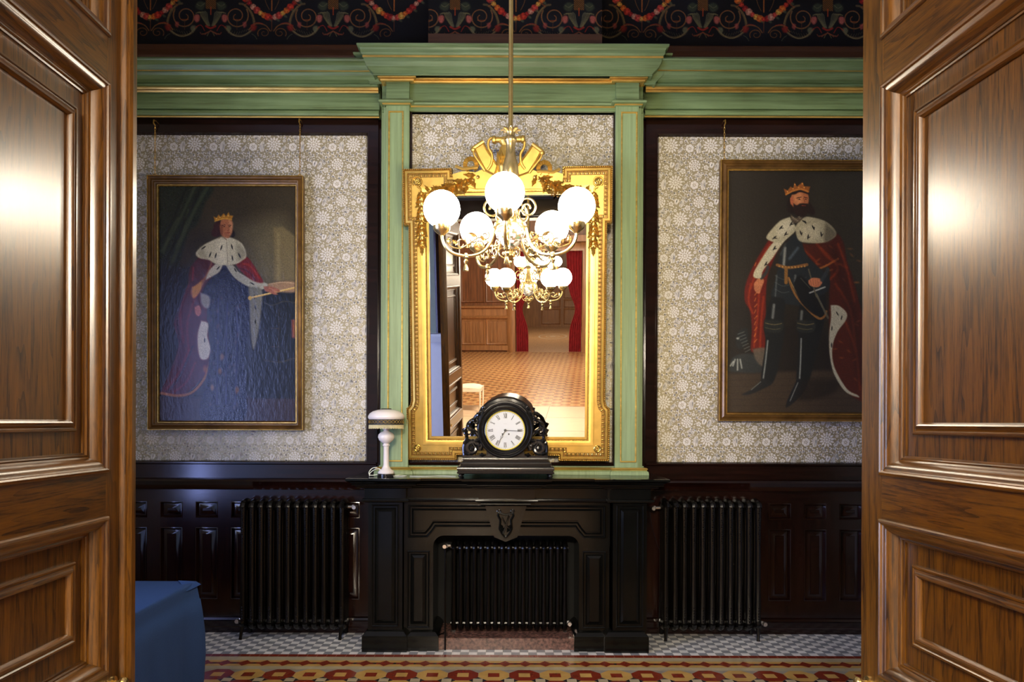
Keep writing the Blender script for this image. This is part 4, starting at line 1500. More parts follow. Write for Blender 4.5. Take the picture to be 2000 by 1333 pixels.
# ================================================================== GILT MIRROR, leaning a little forward from the breast
TH, PS = R(5.7), 0.058
n_in = Vector((math.sin(PS) * math.cos(TH), math.cos(PS) * math.cos(TH), math.sin(TH)))
mu = Vector((math.cos(PS), -math.sin(PS), 0))
mv = mu.cross(n_in)
mrot = Matrix((mu, n_in, mv)).transposed().to_4x4()
MP = Vector((WX(992, 5.43), 5.43, WZ(899, 5.43, 992)))
mir = thing('wall_mirror', 'large gilt framed mirror with a carved crest hanging above the fireplace', 'mirror', MP, mrot)


def mq(px, py):
    """photo point -> (u, v) on the mirror plane"""
    X, Z = W(px, py, 1.0)
    d = Vector((X, 1.0, Z - CAM_H))
    o = Vector((0, 0, CAM_H))
    t = (MP - o).dot(n_in) / d.dot(n_in)
    q = o + d * t - MP
    return q.dot(mu), q.dot(mv)


half = [(0.371, 0.038), (0.371, 0.0), (0.741, 0.0), (0.741, 0.385), (0.728, 0.393), (0.714, 0.41), (0.707, 0.44), (0.706, 1.694), (0.741, 1.694), (0.741, 2.088), (0.389, 2.088), (0.389, 2.04)]
OUTL = half + [(-a, b) for a, b in reversed(half)]
GU, GB, GT = 0.562, 0.175, 1.901
inner = [(max(-GU, min(GU, a)), max(GB, min(GT, b))) for a, b in OUTL]


def offset_path(path, d):
    q = MB().sweep(path, [(d, 0.0)], True, lambda u, v, w_: (u, v, w_))
    return [(v[0], v[1]) for v in q.v]


def walk(path, step, closed=True):
    """points with direction angle every step along a closed path, corners avoided"""
    out = []
    n = len(path)
    for i in range(n if closed else n - 1):
        a, b = path[i], path[(i + 1) % n]
        L = math.hypot(b[0] - a[0], b[1] - a[1])
        k = max(1, int(round(L / step)))
        if L < step * 0.6:
            continue
        for q in range(k):
            t = (q + 0.5) / k
            out.append((a[0] + (b[0] - a[0]) * t, a[1] + (b[1] - a[1]) * t, math.atan2(b[1] - a[1], b[0] - a[0])))
    return out


f0 = MB()
f0.ring_prism(OUTL, inner, -0.026, 0.03)
f0.sweep(OUTL, [(0.0, -0.02), (0.0, 0.036), (0.003, 0.042), (0.010, 0.043), (0.013, 0.036), (0.016, 0.034), (0.018, 0.040), (0.032, 0.042), (0.034, 0.040), (0.036, 0.028)], True)
f0.sweep(rect(-GU, GU, GB, GT), [(0.0, 0.0), (0.0, 0.014), (-0.005, 0.022), (-0.012, 0.022), (-0.018, 0.030), (-0.026, 0.031), (-0.028, 0.028), (-0.044, 0.033), (-0.062, 0.033), (-0.064, 0.026)], True)
f0.build('frame', M['gold'], mir, world=False)
bd = MB()
for (a, b, g) in walk(offset_path(OUTL, 0.0065), 0.0145):
    bd.ball((a, -0.043, b), 0.0058, 6)
for (a, b, g) in walk(rect(-GU - 0.009, GU + 0.009, GB - 0.009, GT + 0.009), 0.012):
    bd.ball((a, -0.022, b), 0.006, 6, (1.0, 0.7, 0.7), Matrix.Rotation(-g - 0.6, 3, 'Y'))
for (a, b, g) in walk(rect(-GU - 0.023, GU + 0.023, GB - 0.023, GT + 0.023), 0.0105):
    bd.ball((a, -0.031, b), 0.0043, 6)
bd.build('beading', M['gold_dark'], mir, world=False)
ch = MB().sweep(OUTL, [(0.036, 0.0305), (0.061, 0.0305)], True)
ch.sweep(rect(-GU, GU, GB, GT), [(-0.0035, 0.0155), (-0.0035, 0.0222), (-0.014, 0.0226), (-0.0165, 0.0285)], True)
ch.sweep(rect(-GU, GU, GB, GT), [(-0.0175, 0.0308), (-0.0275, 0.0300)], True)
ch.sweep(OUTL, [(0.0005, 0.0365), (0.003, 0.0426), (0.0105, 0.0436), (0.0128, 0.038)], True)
ch.build('carving_shade_strips', M['gold_shade'], mir, world=False)  # strips under beads and eggs, coloured dark as painted shade
eg = MB()
for (a, b, g) in walk(offset_path(OUTL, 0.048), 0.030):
    rm = Matrix.Rotation(-g, 3, 'Y')
    eg.ball((a, -0.030, b), 0.012, 8, (0.62, 0.8, 1.05), rm)
    for s_ in (-1, 1):
        c = rm @ Vector((s_ * 0.0115, 0, 0.001))
        eg.ball((a + c[0], -0.029, b + c[2]), 0.010, 6, (0.26, 0.7, 1.05), rm)
eg.build('egg_and_dart_band', M['gold'], mir, world=False)
MB().box(-GU - 0.002, GU + 0.002, -0.0125, -0.002, GB - 0.002, GT + 0.002).build('mirror_glass', M['mirror'], mir, world=False, smooth=0)


def rosette(px, py, r):
    u, v = mq(px, py)
    mb = MB()
    mb.tube([(u + r * math.cos(a), -0.037, v + r * math.sin(a)) for a in np.linspace(0, 2 * PI, 24)[:-1]], 0.006, 6, True)
    for k in range(5):
        a = k * 2 * PI / 5 + 0.3
        mb.ball((u + r * 0.48 * math.cos(a), -0.038, v + r * 0.48 * math.sin(a)), r * 0.34, 8, (1, 0.6, 1))
    mb.ball((u, -0.042, v), r * 0.22, 8)
    return mb


for (a, b, r_) in ((816.5, 874.5, 0.022), (1166, 876, 0.022)):
    rosette(a, b, r_).build('rosette', M['gold_dark'], mir, world=False)
for sx_ in (-1, 1):
    c = (815.5, 357) if sx_ < 0 else (1168.5, 357)
    mb = rosette(c[0], c[1], 0.022)
    u, v = mq(*c)
    sp = [(u + (0.036 - 0.006 * t) * math.cos(-0.5 * PI + (0.15 - sx_ * 0 + t * 1.75 * PI) * (1 if sx_ < 0 else -1)), -0.036, v + (0.036 - 0.006 * t) * math.sin(-0.5 * PI + (0.15 + t * 1.75 * PI) * (1 if sx_ < 0 else -1))) for t in np.linspace(0, 1, 24)]
    mb.tube(sp, 0.006, 7)
    e = sp[0]
    mb.tube([e, (u - sx_ * 0.028, -0.036, v - 0.05), (u - sx_ * 0.03, -0.036, v - 0.075)], 0.0065, 7)
    mb.build('corner_scroll', M['gold_dark'], mir, world=False)
    # hanging husk garland down the side and leafy spray along the top
    gl = MB()
    gu = u - sx_ * 0.033
    vv = v - 0.085
    for k, w_ in enumerate((0.020, 0.032, 0.036, 0.024, 0.034, 0.036, 0.028, 0.020, 0.032, 0.034, 0.022)):
        gl.ball((gu, -0.044, vv), w_ * 0.55, 8, (1, 0.7, 1.2))
        for q in (-1, 1):
            gl.leaf((gu, -0.040, vv + 0.014), 0.062, 0.013, -PI / 2 + q * (0.55 + 0.12 * (k % 3)), 0.007)
        vv -= 0.034
    for k in range(3):
        gl.ball((gu + 0.012 * (k - 1), -0.042, vv + 0.006 * (k % 2)), 0.009, 7)
    gl.leaf((gu, -0.042, vv), 0.06, 0.014, -PI / 2, 0.006)
    uu, v2 = mq(840 if sx_ < 0 else 1142, 377)
    for k in range(8):
        cx_ = uu - sx_ * k * 0.030
        gl.leaf((cx_, -0.040, v2 - 0.006 * math.sin(k)), 0.075, 0.018, (0.25 if sx_ < 0 else PI - 0.25) + 0.35 * ((k % 3) - 1), 0.009)
        gl.ball((cx_, -0.044, v2 + 0.004), 0.011, 7)
        if k % 2 == 0:
            gl.leaf((cx_, -0.040, v2), 0.055, 0.013, (2.2 if sx_ < 0 else 0.95), 0.007)
    gl.build('garland', M['gold_dark'], mir, world=False)

# crest
cr = MB()
pts = [mq(x, y) for x, y in ((885, 344), (905, 338), (930, 340), (955, 330), (1030, 330), (1052, 340), (1082, 338), (1100, 344), (1098, 362), (1060, 372), (930, 372), (890, 362))]
cr.prism(pts, -0.052, -0.02)
u, v = mq(994, 268)
cr.lathe([(0, -0.115), (0.022, -0.115), (0.028, -0.108), (0.028, -0.092), (0.020, -0.086), (0.020, -0.04), (0.024, -0.02), (0.024, 0.02), (0.020, 0.04), (0.020, 0.086), (0.028, 0.092), (0.028, 0.108), (0.022, 0.115), (0, 0.115)], (u, -0.055, v - 0.032), 16, 'X')
cr.build('crest_base', M['gold'], mir, world=False)
ur = MB()
u0_, vb = mq(990, 372)
ur.lathe([(0.0, 0.0), (0.05, 0.0), (0.062, 0.05), (0.072, 0.10), (0.066, 0.15), (0.05, 0.19), (0.036, 0.215), (0.052, 0.235), (0.056, 0.25), (0.04, 0.26), (0.0, 0.262)], (u0_, -0.05, vb + 0.08), 20, 'Z', sy=0.6)
for k in range(5):
    ur.leaf((u0_ - 0.04 + k * 0.02, -0.095, vb + 0.15), 0.10, 0.013, PI / 2 + (2 - k) * 0.12, 0.006)
for s_ in (-1, 1):
    ur.tube([(u0_ + s_ * x, -0.06, vb + z) for x, z in smooth_pts([(0.03, 0.31), (0.085, 0.345), (0.122, 0.33), (0.125, 0.28), (0.10, 0.23), (0.105, 0.17), (0.13, 0.13)], 5)], 0.010, 7)
ur.build('crest_urn', M['gold'], mir, world=False)
for s_, PTS, bow in ((-1, ((926, 294), (946, 281), (953, 296), (975, 328), (968, 348), (948, 338), (934, 312)), (921, 325)), (1, ((1059, 300), (1040, 286), (1031, 300), (1008, 330), (1012, 350), (1034, 342), (1050, 318)), (1063, 332))):
    q = MB()
    pp_ = [mq(*a) for a in PTS]
    if s_ < 0:
        pp_ = list(reversed(pp_))
    q.prism(pp_, -0.058, -0.03)
    ar = sum((pp_[i][0] * pp_[(i + 1) % 7][1] - pp_[(i + 1) % 7][0] * pp_[i][1]) for i in range(7))
    if ar < 0:
        pp_ = list(reversed(pp_))
    q.sweep(pp_, [(0.0, 0.05), (0.0, 0.062), (0.006, 0.068), (0.012, 0.062), (0.014, 0.055)], True)
    a, b = mq(*PTS[0])
    q.ball((a, -0.06, b - 0.01), 0.020, 10)
    a2, b2 = mq(*PTS[1])
    q.tube([(a, -0.062, b), (a2, -0.062, b2)], 0.014, 8)
    a3, b3 = mq(PTS[5][0], PTS[5][1])
    q.tube([(a, -0.065, b - 0.02), (a * 0.9 + a3 * 0.1, -0.068, (b * 2 + b3) / 3), (a3, -0.06, b3)], 0.008, 7)
    q.build('crest_trophy', M['gold'], mir, world=False)
    rb = MB()
    a, b = mq(*bow)
    n = 13
    for k in range(n):
        t0, t1 = -0.35 * PI + 1.75 * PI * k / n, -0.35 * PI + 1.75 * PI * (k + 1) / n
        for (ta, tb, w_) in ((t0, (t0 + t1) / 2, -0.045), ((t0 + t1) / 2, t1, -0.056)):
            w2 = -0.056 if w_ == -0.045 else -0.045
            ri, ro = 0.026, 0.056
            rb.add([(a + ri * math.cos(ta), w_, b + ri * math.sin(ta)), (a + ro * math.cos(ta), w_, b + ro * math.sin(ta)), (a + ro * math.cos(tb), w2, b + ro * math.sin(tb)), (a + ri * math.cos(tb), w2, b + ri * math.sin(tb)),
                    (a + ri * math.cos(ta), w_ + 0.012, b + ri * math.sin(ta)), (a + ro * math.cos(ta), w_ + 0.012, b + ro * math.sin(ta)), (a + ro * math.cos(tb), w2 + 0.012, b + ro * math.sin(tb)), (a + ri * math.cos(tb), w2 + 0.012, b + ri * math.sin(tb))],
                   [(0, 1, 2, 3), (4, 7, 6, 5), (0, 4, 5, 1), (2, 6, 7, 3), (1, 5, 6, 2), (0, 3, 7, 4)])
    rb.tube([(a - s_ * 0.05, -0.05, b - 0.02), (a + s_ * 0.06, -0.05, b - 0.03), (a + s_ * 0.11, -0.05, b - 0.01)], 0.012, 6)
    rb.build('ribbon_bow', M['gold'], mir, world=False)
    lv = MB()
    for k in range(16):
        px_ = (930 - k * 4.2) if s_ < 0 else (1048 + k * 4.2)
        py_ = 346 + k * 2.6 - 0.06 * k * k
        a, b = mq(px_, py_)
        base = -2.2 if s_ < 0 else -0.95
        lv.leaf((a, -0.05, b), 0.085, 0.017, base + 0.5 * ((k * 7) % 5 - 2), 0.010)
    for k in range(6):
        a, b = mq((935 - k * 9) if s_ < 0 else (1045 + k * 9), 350 + k * 6)
        lv.ball((a, -0.062, b), 0.013, 8)
    lv.build('leaf_spray', M['gold_dark'], mir, world=False)

# ================================================================== MANTEL CLOCK
YK = 5.12
ck = thing('mantel_clock', 'black wooden mantel clock with a round white roman dial and carved scroll sides', 'clock', (WX(987, YK), 5.22, zm))
kx = WX(986.8, YK, 843)


def kz(py):
    return zm + 0.0012 + (937 - py) * YK / F * 0.985


def kX(px):
    return kx + (px - 986.8) * YK / F


bs = MB()
for (a, b, z0, z1, y) in ((893, 1082.5, 914.5, 929.5, 5.10), (899, 1077, 906, 914.5, 5.115), (903, 1071.5, 897, 906.5, 5.13)):
    k = 0.004
    X0, X1, Z0, Z1 = kX(a), kX(b), kz(z1), kz(z0)
    H = Z1 - Z0
    pr = [(0.006, Z0), (0.0, Z0 + H * 0.10), (0.0, Z0 + H * 0.22), (0.006, Z0 + H * 0.30), (0.006, Z0 + H * 0.42), (0.0, Z0 + H * 0.5), (-0.001, Z0 + H * 0.72), (0.002, Z0 + H * 0.9), (0.010, Z1)]
    bs.plan([(X0, 5.34), (X0, y), (X1, y), (X1, 5.34)], [(d, z) for d, z in pr], cap=False)
    bs.box(X0 + 0.008, X1 - 0.008, y + 0.008, 5.34, Z0, Z1)
bso = bs.build('base', M['black'], ck)
for a in (899.5, 1075.5):
    for yy in (5.125, 5.31):
        MB().lathe([(0, kz(937)), (0.010, kz(937)), (0.0155, kz(934.5)), (0.0155, kz(932.5)), (0.010, kz(930)), (0.012, kz(929))], (kX(a), yy, 0), 14).build('foot', M['black'], ck)
cc = kz(843)
cs_ = MB()
ang = [R(a) for a in (-62, -40, -18, 4, 26, 42, 58, 76, 90, 104, 122, 138, 154, 176, 198, 220, 242)]
rad = {True: 1}
outc = []
for a in ang:
    s_ = max(0.0, math.sin(a))
    r_ = 0.196 + 0.042 * min(1, s_ * 1.35)
    outc.append((kx + r_ * math.cos(a), cc + r_ * math.sin(a)))
cs_.prism(outc, 5.165, 5.32)
cs_.sweep(outc, [(0.0, 0.0), (0.0, 0.012), (0.006, 0.018), (0.012, 0.014), (0.03, 0.018), (0.034, 0.0)], True, at(5.165))
cs_.box(kX(950), kX(1024), 5.16, 5.32, kz(898), cc - 0.1)
cs_.build('case', M['black'], ck)
bz = MB().lathe([(0.15, 0.05), (0.193, 0.045), (0.194, 0.0), (0.191, -0.008), (0.185, -0.012), (0.179, -0.008), (0.176, 0.0), (0.170, 0.003), (0.166, -0.002), (0.164, -0.014), (0.158, -0.020), (0.152, -0.016), (0.149, -0.006), (0.146, -0.004), (0.143, -0.010), (0.139, -0.012)], (kx, 5.14, cc), 72, 'Y')
bz.build('bezel', M['black'], ck)
MB().lathe([(0.139, -0.012), (0.137, -0.014), (0.134, -0.010), (0.131, 0.002)], (kx, 5.14, cc), 72, 'Y').build('brass_ring', M['brass_yellow'], ck)
dl = MB().lathe([(0.0, 0.0), (0.133, 0.0), (0.134, 0.004)], (kx, 5.14, cc), 72, 'Y').build('dial', M['dial'], ck)


def dstroke(mb, a, s0, t0, s1, t1, wd, y=5.1385):
    """stroke on the dial; angle a clockwise from 12, s tangential, t radial"""
    er = (math.sin(a), math.cos(a))
    et = (math.cos(a), -math.sin(a))
    p = [(kx + er[0] * t + et[0] * s, cc + er[1] * t + et[1] * s) for s, t in ((s0, t0), (s1, t1))]
    dx, dz = p[1][0] - p[0][0], p[1][1] - p[0][1]
    L = math.hypot(dx, dz)
    nx, nz = -dz / L * wd / 2, dx / L * wd / 2
    mb.prism([(p[0][0] - nx, p[0][1] - nz), (p[1][0] - nx, p[1][1] - nz), (p[1][0] + nx, p[1][1] + nz), (p[0][0] + nx, p[0][1] + nz)], y, 5.1402)


ROM = ['XII', 'I', 'II', 'III', 'IIII', 'V', 'VI', 'VII', 'VIII', 'IX', 'X', 'XI']
for h, txt in enumerate(ROM):
    mb = MB()
    a = h * PI / 6
    r0, r1 = 0.086, 0.118
    wds = {'I': 0.0062, 'V': 0.0125, 'X': 0.0125}
    tot = sum(wds[c] for c in txt)
    s_ = -tot / 2
    for c in txt:
        w_ = wds[c]
        if c == 'I':
            dstroke(mb, a, s_ + w_ / 2, r0, s_ + w_ / 2, r1, 0.0038)
        elif c == 'V':
            dstroke(mb, a, s_ + 0.0015, r1, s_ + w_ / 2, r0, 0.0036)
            dstroke(mb, a, s_ + w_ - 0.0015, r1, s_ + w_ / 2, r0, 0.0014)
        else:
            dstroke(mb, a, s_ + 0.0015, r1, s_ + w_ - 0.0015, r0, 0.0036)
            dstroke(mb, a, s_ + w_ - 0.0015, r1, s_ + 0.0015, r0, 0.0014)
        s_ += w_
    dstroke(mb, a, -tot / 2, r0, tot / 2, r0, 0.0012)
    dstroke(mb, a, -tot / 2, r1, tot / 2, r1, 0.0012)
    mb.build('numeral', M['ink'], dl, smooth=0)
mt = MB()
for i in range(60):
    dstroke(mt, i * PI / 30, 0, 0.123, 0, 0.127, 0.0018 if i % 5 else 0.003)
mt.build('minute_track', M['ink'], dl, smooth=0)
for (t, n, w_) in ((0.046, 6, 0.024), (-0.046, 8, 0.030)):
    en = MB()
    for q in range(n):
        x = -w_ / 2 + w_ * (q + 0.5) / n
        dstroke(en, 0, x, t - 0.0015, x, t + 0.0015, 0.0014)
    en.build('engraved_line', M['ink_faint'], dl, smooth=0)
hd = MB()
am = R(92)
dstroke(hd, am, 0, -0.01, 0, 0.108, 0.0028, 5.132)
hd.build('minute_hand', M['ink'], dl, smooth=0)
hd = MB()
ah = R(208)
dstroke(hd, ah, 0, -0.008, 0, 0.044, 0.004, 5.134)
dstroke(hd, ah, 0, 0.058, 0, 0.086, 0.0036, 5.134)
cxh, czh = kx + 0.051 * math.sin(ah), cc + 0.051 * math.cos(ah)
hd.tube([(cxh + 0.0072 * math.cos(t), 5.136, czh + 0.0072 * math.sin(t)) for t in np.linspace(0, 2 * PI, 17)[:-1]], 0.0013, 6, True)
hd.build('hour_hand', M['ink'], dl, smooth=0)
hb = MB().lathe([(0, -0.010), (0.008, -0.010), (0.009, -0.004), (0.009, 0)], (kx, 5.14, cc), 16, 'Y')
for px_ in (981.5, 993.8):
    hb.lathe([(0, -0.002), (0.0055, -0.002), (0.006, 0)], (kX(px_), 5.14, kz(850.5)), 12, 'Y')
hb.build('centre_boss', M['ink'], dl)
for s_ in (-1, 1):
    sc = MB()

    def q3(px, py, y=5.17):
        return (kx + s_ * (px - 986.8) * YK / F * -1, y, kz(py))
    # drawn for the left side (px < centre)
    vol = [(922 + (15 - 11 * t) * math.cos(-0.2 + t * 2 * PI * 1.3), 879 - (15 - 11 * t) * math.sin(-0.2 + t * 2 * PI * 1.3)) for t in np.linspace(1, 0, 26)]
    path = vol + [(940, 868), (934, 852), (921, 843), (913, 834), (920, 824), (932, 818), (938, 806), (944, 800)]
    P3 = [q3(a, b) for a, b in path]
    sc.tube(smooth_pts(P3, 3), [0.010 + 0.012 * math.sin(PI * min(1, i / (len(P3) * 3 - 2))) for i in range((len(P3) - 1) * 3 + 1)], 9)
    path = [(906, 893), (905, 876), (911, 858), (906, 846), (903, 840)]
    sc.tube(smooth_pts([q3(a, b) for a, b in path], 4), 0.012, 8)
    for (a, b, L, wd, g) in ((907, 850, 0.050, 0.017, 1.35), (914, 836, 0.045, 0.016, 1.1), (923, 826, 0.045, 0.016, 1.0), (932, 815, 0.045, 0.015, 1.0), (941, 803, 0.035, 0.011, 1.2), (914, 868, 0.05, 0.016, 2.0), (928, 866, 0.05, 0.016, 0.4), (928, 850, 0.05, 0.018, 2.4), (918, 891, 0.05, 0.014, 2.9), (936, 893, 0.05, 0.014, 0.1), (911, 846, 0.045, 0.016, -1.7)):
        c = q3(a, b, 5.155)
        g2 = (PI - g) if s_ > 0 else g
        sc.leaf(c, L, wd, g2, 0.010, 2)
    for (u_, v_, ra, rb_, a0_, tn_) in ((916, 846, 0.030, 0.008, 1.2, 1.2), (929, 824, 0.026, 0.007, 1.0, 1.1), (930, 868, 0.026, 0.007, -2.0, -1.2)):
        c = q3(u_, v_)
        sc.tube([(x, 5.155, z) for x, _, z in spiral(c[0], c[2], ra, rb_, a0_ if s_ < 0 else PI - a0_, tn_ if s_ < 0 else -tn_, 18)], 0.007, 7)
    for (a, b, r_) in ((922, 879, 0.020), (909, 846, 0.018), (916, 835, 0.015), (926, 822, 0.016), (907, 868, 0.014), (935, 812, 0.013), (936, 874, 0.014)):
        sc.ball(q3(a, b, 5.16), r_, 9)
    sc.box(*sorted((q3(903, 898)[0], q3(960, 898)[0])), 5.15, 5.2, kz(898), kz(893))
    sc.build('carved_scroll', M['black'], ck)

# ================================================================== TABLE LAMP
YL_ = 5.22
lx = WX(754.5, YL_)
lp = thing('table_lamp', 'white opaline glass table lamp with a fringed shade on the left end of the mantel', 'lamp', (lx, YL_, zm))
sc_ = YL_ / F


def lz(py):
    return zm + 0.001 + (936.5 - py) * sc_


MB().lathe([(0, lz(936.5)), (0.062, lz(936.5)), (0.062, lz(932)), (0.058, lz(931)), (0, lz(931))], (lx, YL_, 0), 32).build('foot_ring', M['black'], lp)
MB().lathe([(0.058, lz(931.5)), (0.061, lz(929)), (0.052, lz(925)), (0.034, lz(922)), (0.026, lz(918.5)), (0.022, lz(916)), (0.020, lz(912)), (0.019, lz(880)), (0.020, lz(878)), (0.026, lz(877)), (0.027, lz(875)), (0.02, lz(873)), (0.018, lz(872))], (lx, YL_, 0), 10).build('column', M['opaline'], lp)
MB().lathe([(0.016, lz(873)), (0.030, lz(871)), (0.050, lz(866)), (0.0585, lz(860)), (0.055, lz(855)), (0.040, lz(850.5)), (0.022, lz(848.5)), (0.018, lz(846)), (0.026, lz(844.5)), (0.026, lz(843)), (0.012, lz(842)), (0.012, lz(826))], (lx, YL_, 0), 32).build('font', M['opaline'], lp)
sho = MB().lathe([(0.025, lz(805.5)), (0.060, lz(806.5)), (0.095, lz(809.5)), (0.118, lz(814)), (0.128, lz(819)), (0.1285, lz(822)), (0.122, lz(825)), (0.119, lz(825.5)), (0.119, lz(824.5)), (0.10, lz(816)), (0.04, lz(809))], (lx, YL_, 0), 48).build('lamp_shade', M['opaline'], lp)
MB().lathe([(0, lz(804)), (0.034, lz(804)), (0.038, lz(805)), (0.036, lz(806.5)), (0, lz(806.5))], (lx, YL_, 0), 24).build('shade_cap', M['ribbon'], sho)
MB().lathe([(0.1185, lz(824.5)), (0.1195, lz(824.5)), (0.1205, lz(838)), (0.1195, lz(838))], (lx, YL_, 0), 48).build('shade_ribbon', M['ribbon'], sho)
br = MB()
for ph in (0, PI):
    br.tube([(lx + 0.122 * math.cos(a), YL_ + 0.122 * math.sin(a), lz(830) + 0.010 * math.sin(a * 14 + ph)) for a in np.linspace(0, 2 * PI, 169)[:-1]], 0.0014, 5, True)
br.build('gold_braid', M['gold_paint'], sho)
fr_ = MB()
for i in range(150):
    a = 2 * PI * i / 150
    L = 7.0 + 0.8 * math.sin(i * 1.7)
    x, y = lx + 0.121 * math.cos(a), YL_ + 0.121 * math.sin(a)
    fr_.tube([(x, y, lz(836)), (x + 0.001 * math.sin(i), y, lz(836 + L))], 0.0024, 5)
fr_.build('fringe', M['fringe'], sho)
cd = MB()
loops = [(723, 936), (724, 930), (732, 924), (742, 922), (746, 930), (734, 934), (724, 934), (722, 928), (728, 921), (738, 919)]
cd.tube(smooth_pts([(WX(a, 5.22), 5.20 + 0.006 * (k % 3), lz(b) + 0.001) for k, (a, b) in enumerate(loops)], 5), 0.003, 6)
cd.build('cord', M['cord'], lp)
cd = MB()
cd.tube(smooth_pts([(WX(a, 5.24), y, zm + 0.0045) for a, y in ((768, 5.25), (778, 5.30), (786, 5.26), (795, 5.22), (788, 5.19), (776, 5.20), (765, 5.19))], 5), 0.003, 6)
cd.build('cord', M['cord'], lp)
cl = MB().tube(smooth_pts([(WX(a, 5.2), y, zm + 0.0035) for a, y in ((800, 5.22), (830, 5.19), (860, 5.24), (890, 5.20))], 5), 0.0024, 6)
tag(cl.build('power_cable', M['cord']), 'thin clear cable lying on the mantel between the lamp and the clock', 'cable')


# ================================================================== CHANDELIER
def porcelain():
    t = NT('painted_porcelain')
    v = t.n('ShaderNodeTexVoronoi')
    v.inputs['Scale'].default_value = 26
    tc = t.n('ShaderNodeTexCoord')
    t.l(tc.outputs['Object'], v.inputs['Vector'])
    n = t.noise(30, (1, 1, 2.2), detail=3)
    c1 = t.ramp(n, [(0.53, (0.78, 0.74, 0.66, 1)), (0.55, (0.30, 0.10, 0.05, 1)), (0.62, (0.12, 0.16, 0.10, 1))])
    t.set(Base_Color=c1, Roughness=0.15)
    return t.m


M['porcelain'] = porcelain()


def chandelier(name, label, loc, rot, gmat, rod_top):
    X, Y, Z = loc
    c = thing(name, label, 'chandelier', loc)
    loc_b = lambda mb, nm, mat, par=None: mb.build(nm, mat, par or c, world=False)
    H = rod_top - Z
    loc_b(MB().tube([(0, 0, 0.38), (0, 0, H)], 0.0115, 12), 'rod', M['brass'])
    loc_b(MB().lathe([(0.0115, H), (0.075, H), (0.07, H - 0.03), (0.03, H - 0.06), (0.0115, H - 0.08)], (0, 0, 0), 20), 'ceiling_rose', M['brass'])
    st = MB().lathe([(0.0115, 0.43), (0.016, 0.425), (0.020, 0.41), (0.024, 0.40), (0.020, 0.385), (0.022, 0.375), (0.030, 0.37), (0.032, 0.36), (0.026, 0.35), (0.022, 0.335), (0.022, 0.30), (0.026, 0.28), (0.036, 0.25), (0.040, 0.21), (0.034, 0.17), (0.020, 0.14), (0.016, 0.11), (0.026, 0.10), (0.028, 0.09), (0.018, 0.08), (0.018, 0.02), (0.028, 0.0), (0.034, -0.03), (0.024, -0.045)], (0, 0, 0), 24)
    for k in range(8):
        a = k * PI / 4
        st.tube([(0.016 * math.cos(a), 0.016 * math.sin(a), 0.40), (0.034 * math.cos(a), 0.034 * math.sin(a), 0.415), (0.050 * math.cos(a), 0.050 * math.sin(a), 0.412)], [0.007, 0.008, 0.003], 6)
    loc_b(st, 'stem', M['chand_brass'])
    loc_b(MB().lathe([(0.02, -0.06), (0.062, -0.058), (0.073, -0.075), (0.0745, -0.092), (0.066, -0.118), (0.048, -0.145), (0.026, -0.168), (0.012, -0.176)], (0, 0, 0), 32), 'bowl', M['porcelain'])
    ga = MB().lathe([(0.060, -0.058), (0.069, -0.056), (0.071, -0.044), (0.064, -0.044)], (0, 0, 0), 32)
    for k in range(20):
        a = k * PI / 10
        ga.ball((0.066 * math.cos(a), 0.066 * math.sin(a), -0.040), 0.006, 6)
    loc_b(ga, 'gallery', M['chand_brass'])
    fi = MB().lathe([(0.012, -0.172), (0.022, -0.178), (0.018, -0.188), (0.026, -0.198), (0.030, -0.21), (0.018, -0.224), (0.008, -0.232), (0.010, -0.240), (0.006, -0.250), (0.0, -0.262)], (0, 0, 0), 20)
    for k in range(5):
        a = k * 2 * PI / 5 + 0.6
        P = [(0.018, -0.178), (0.038, -0.168), (0.055, -0.178), (0.054, -0.198), (0.036, -0.216), (0.012, -0.222)]
        fi.tube([(r * math.cos(a), r * math.sin(a), z) for r, z in smooth_pts(P, 4)], 0.0035, 6)
        fi.ball((0.030 * math.cos(a), 0.030 * math.sin(a), -0.196), 0.011, 7)
    loc_b(fi, 'finial', M['chand_brass'])
    # arms
    R0 = 0.34
    body = [(0.070, -0.05), (0.082, -0.085), (0.094, -0.135), (0.122, -0.180), (0.165, -0.209), (0.222, -0.220), (0.282, -0.211), (0.318, -0.185), (0.336, -0.150), (0.340, -0.118)]
    up = [(0.09 + (0.055 - 0.043 * t) * math.cos(PI - t * 2 * PI * 1.55), 0.018 + (0.055 - 0.043 * t) * math.sin(PI - t * 2 * PI * 1.55)) for t in np.linspace(0, 1, 34)]
    am = MB()
    am.tube([(r, 0, z) for r, z in smooth_pts(body, 4)], 0.0078, 10)
    am.tube([(0.070, 0, -0.05), (0.045, 0, -0.02)] + [(r, 0, z) for r, z in up], 0.0058, 8)
    for (cx_, cz_, r0, r1, a0, tn) in ((0.190, -0.135, 0.040, 0.010, -1.2, 1.15), (0.245, -0.165, 0.030, 0.008, 3.6, -1.1), (0.150, -0.165, 0.026, 0.007, 0.2, 1.1), (0.125, -0.115, 0.022, 0.006, 2.2, 1.2)):
        am.tube([(x, 0, z) for x, _, z in spiral(cx_, cz_, r0, r1, a0, tn, 20)], 0.0036, 6)
    am.tube([(r, 0, z) for r, z in smooth_pts([(0.10, -0.155), (0.15, -0.125), (0.20, -0.155), (0.25, -0.185), (0.30, -0.175), (0.315, -0.15), (0.30, -0.14)], 4)], 0.0036, 6)
    for (x, z, g) in ((0.13, -0.14, 0.9), (0.17, -0.12, 0.3), (0.20, -0.165, -0.4), (0.26, -0.165, 0.6), (0.30, -0.165, 1.4), (0.15, -0.185, 0.4)):
        for q in (-0.004, 0.004):
            am.leaf((x, q, z), 0.034, 0.009, g, 0.002)
    am.ball((0.222, 0, -0.220), 0.0145, 8)
    am.ball((0.075, 0, -0.075), 0.013, 8)
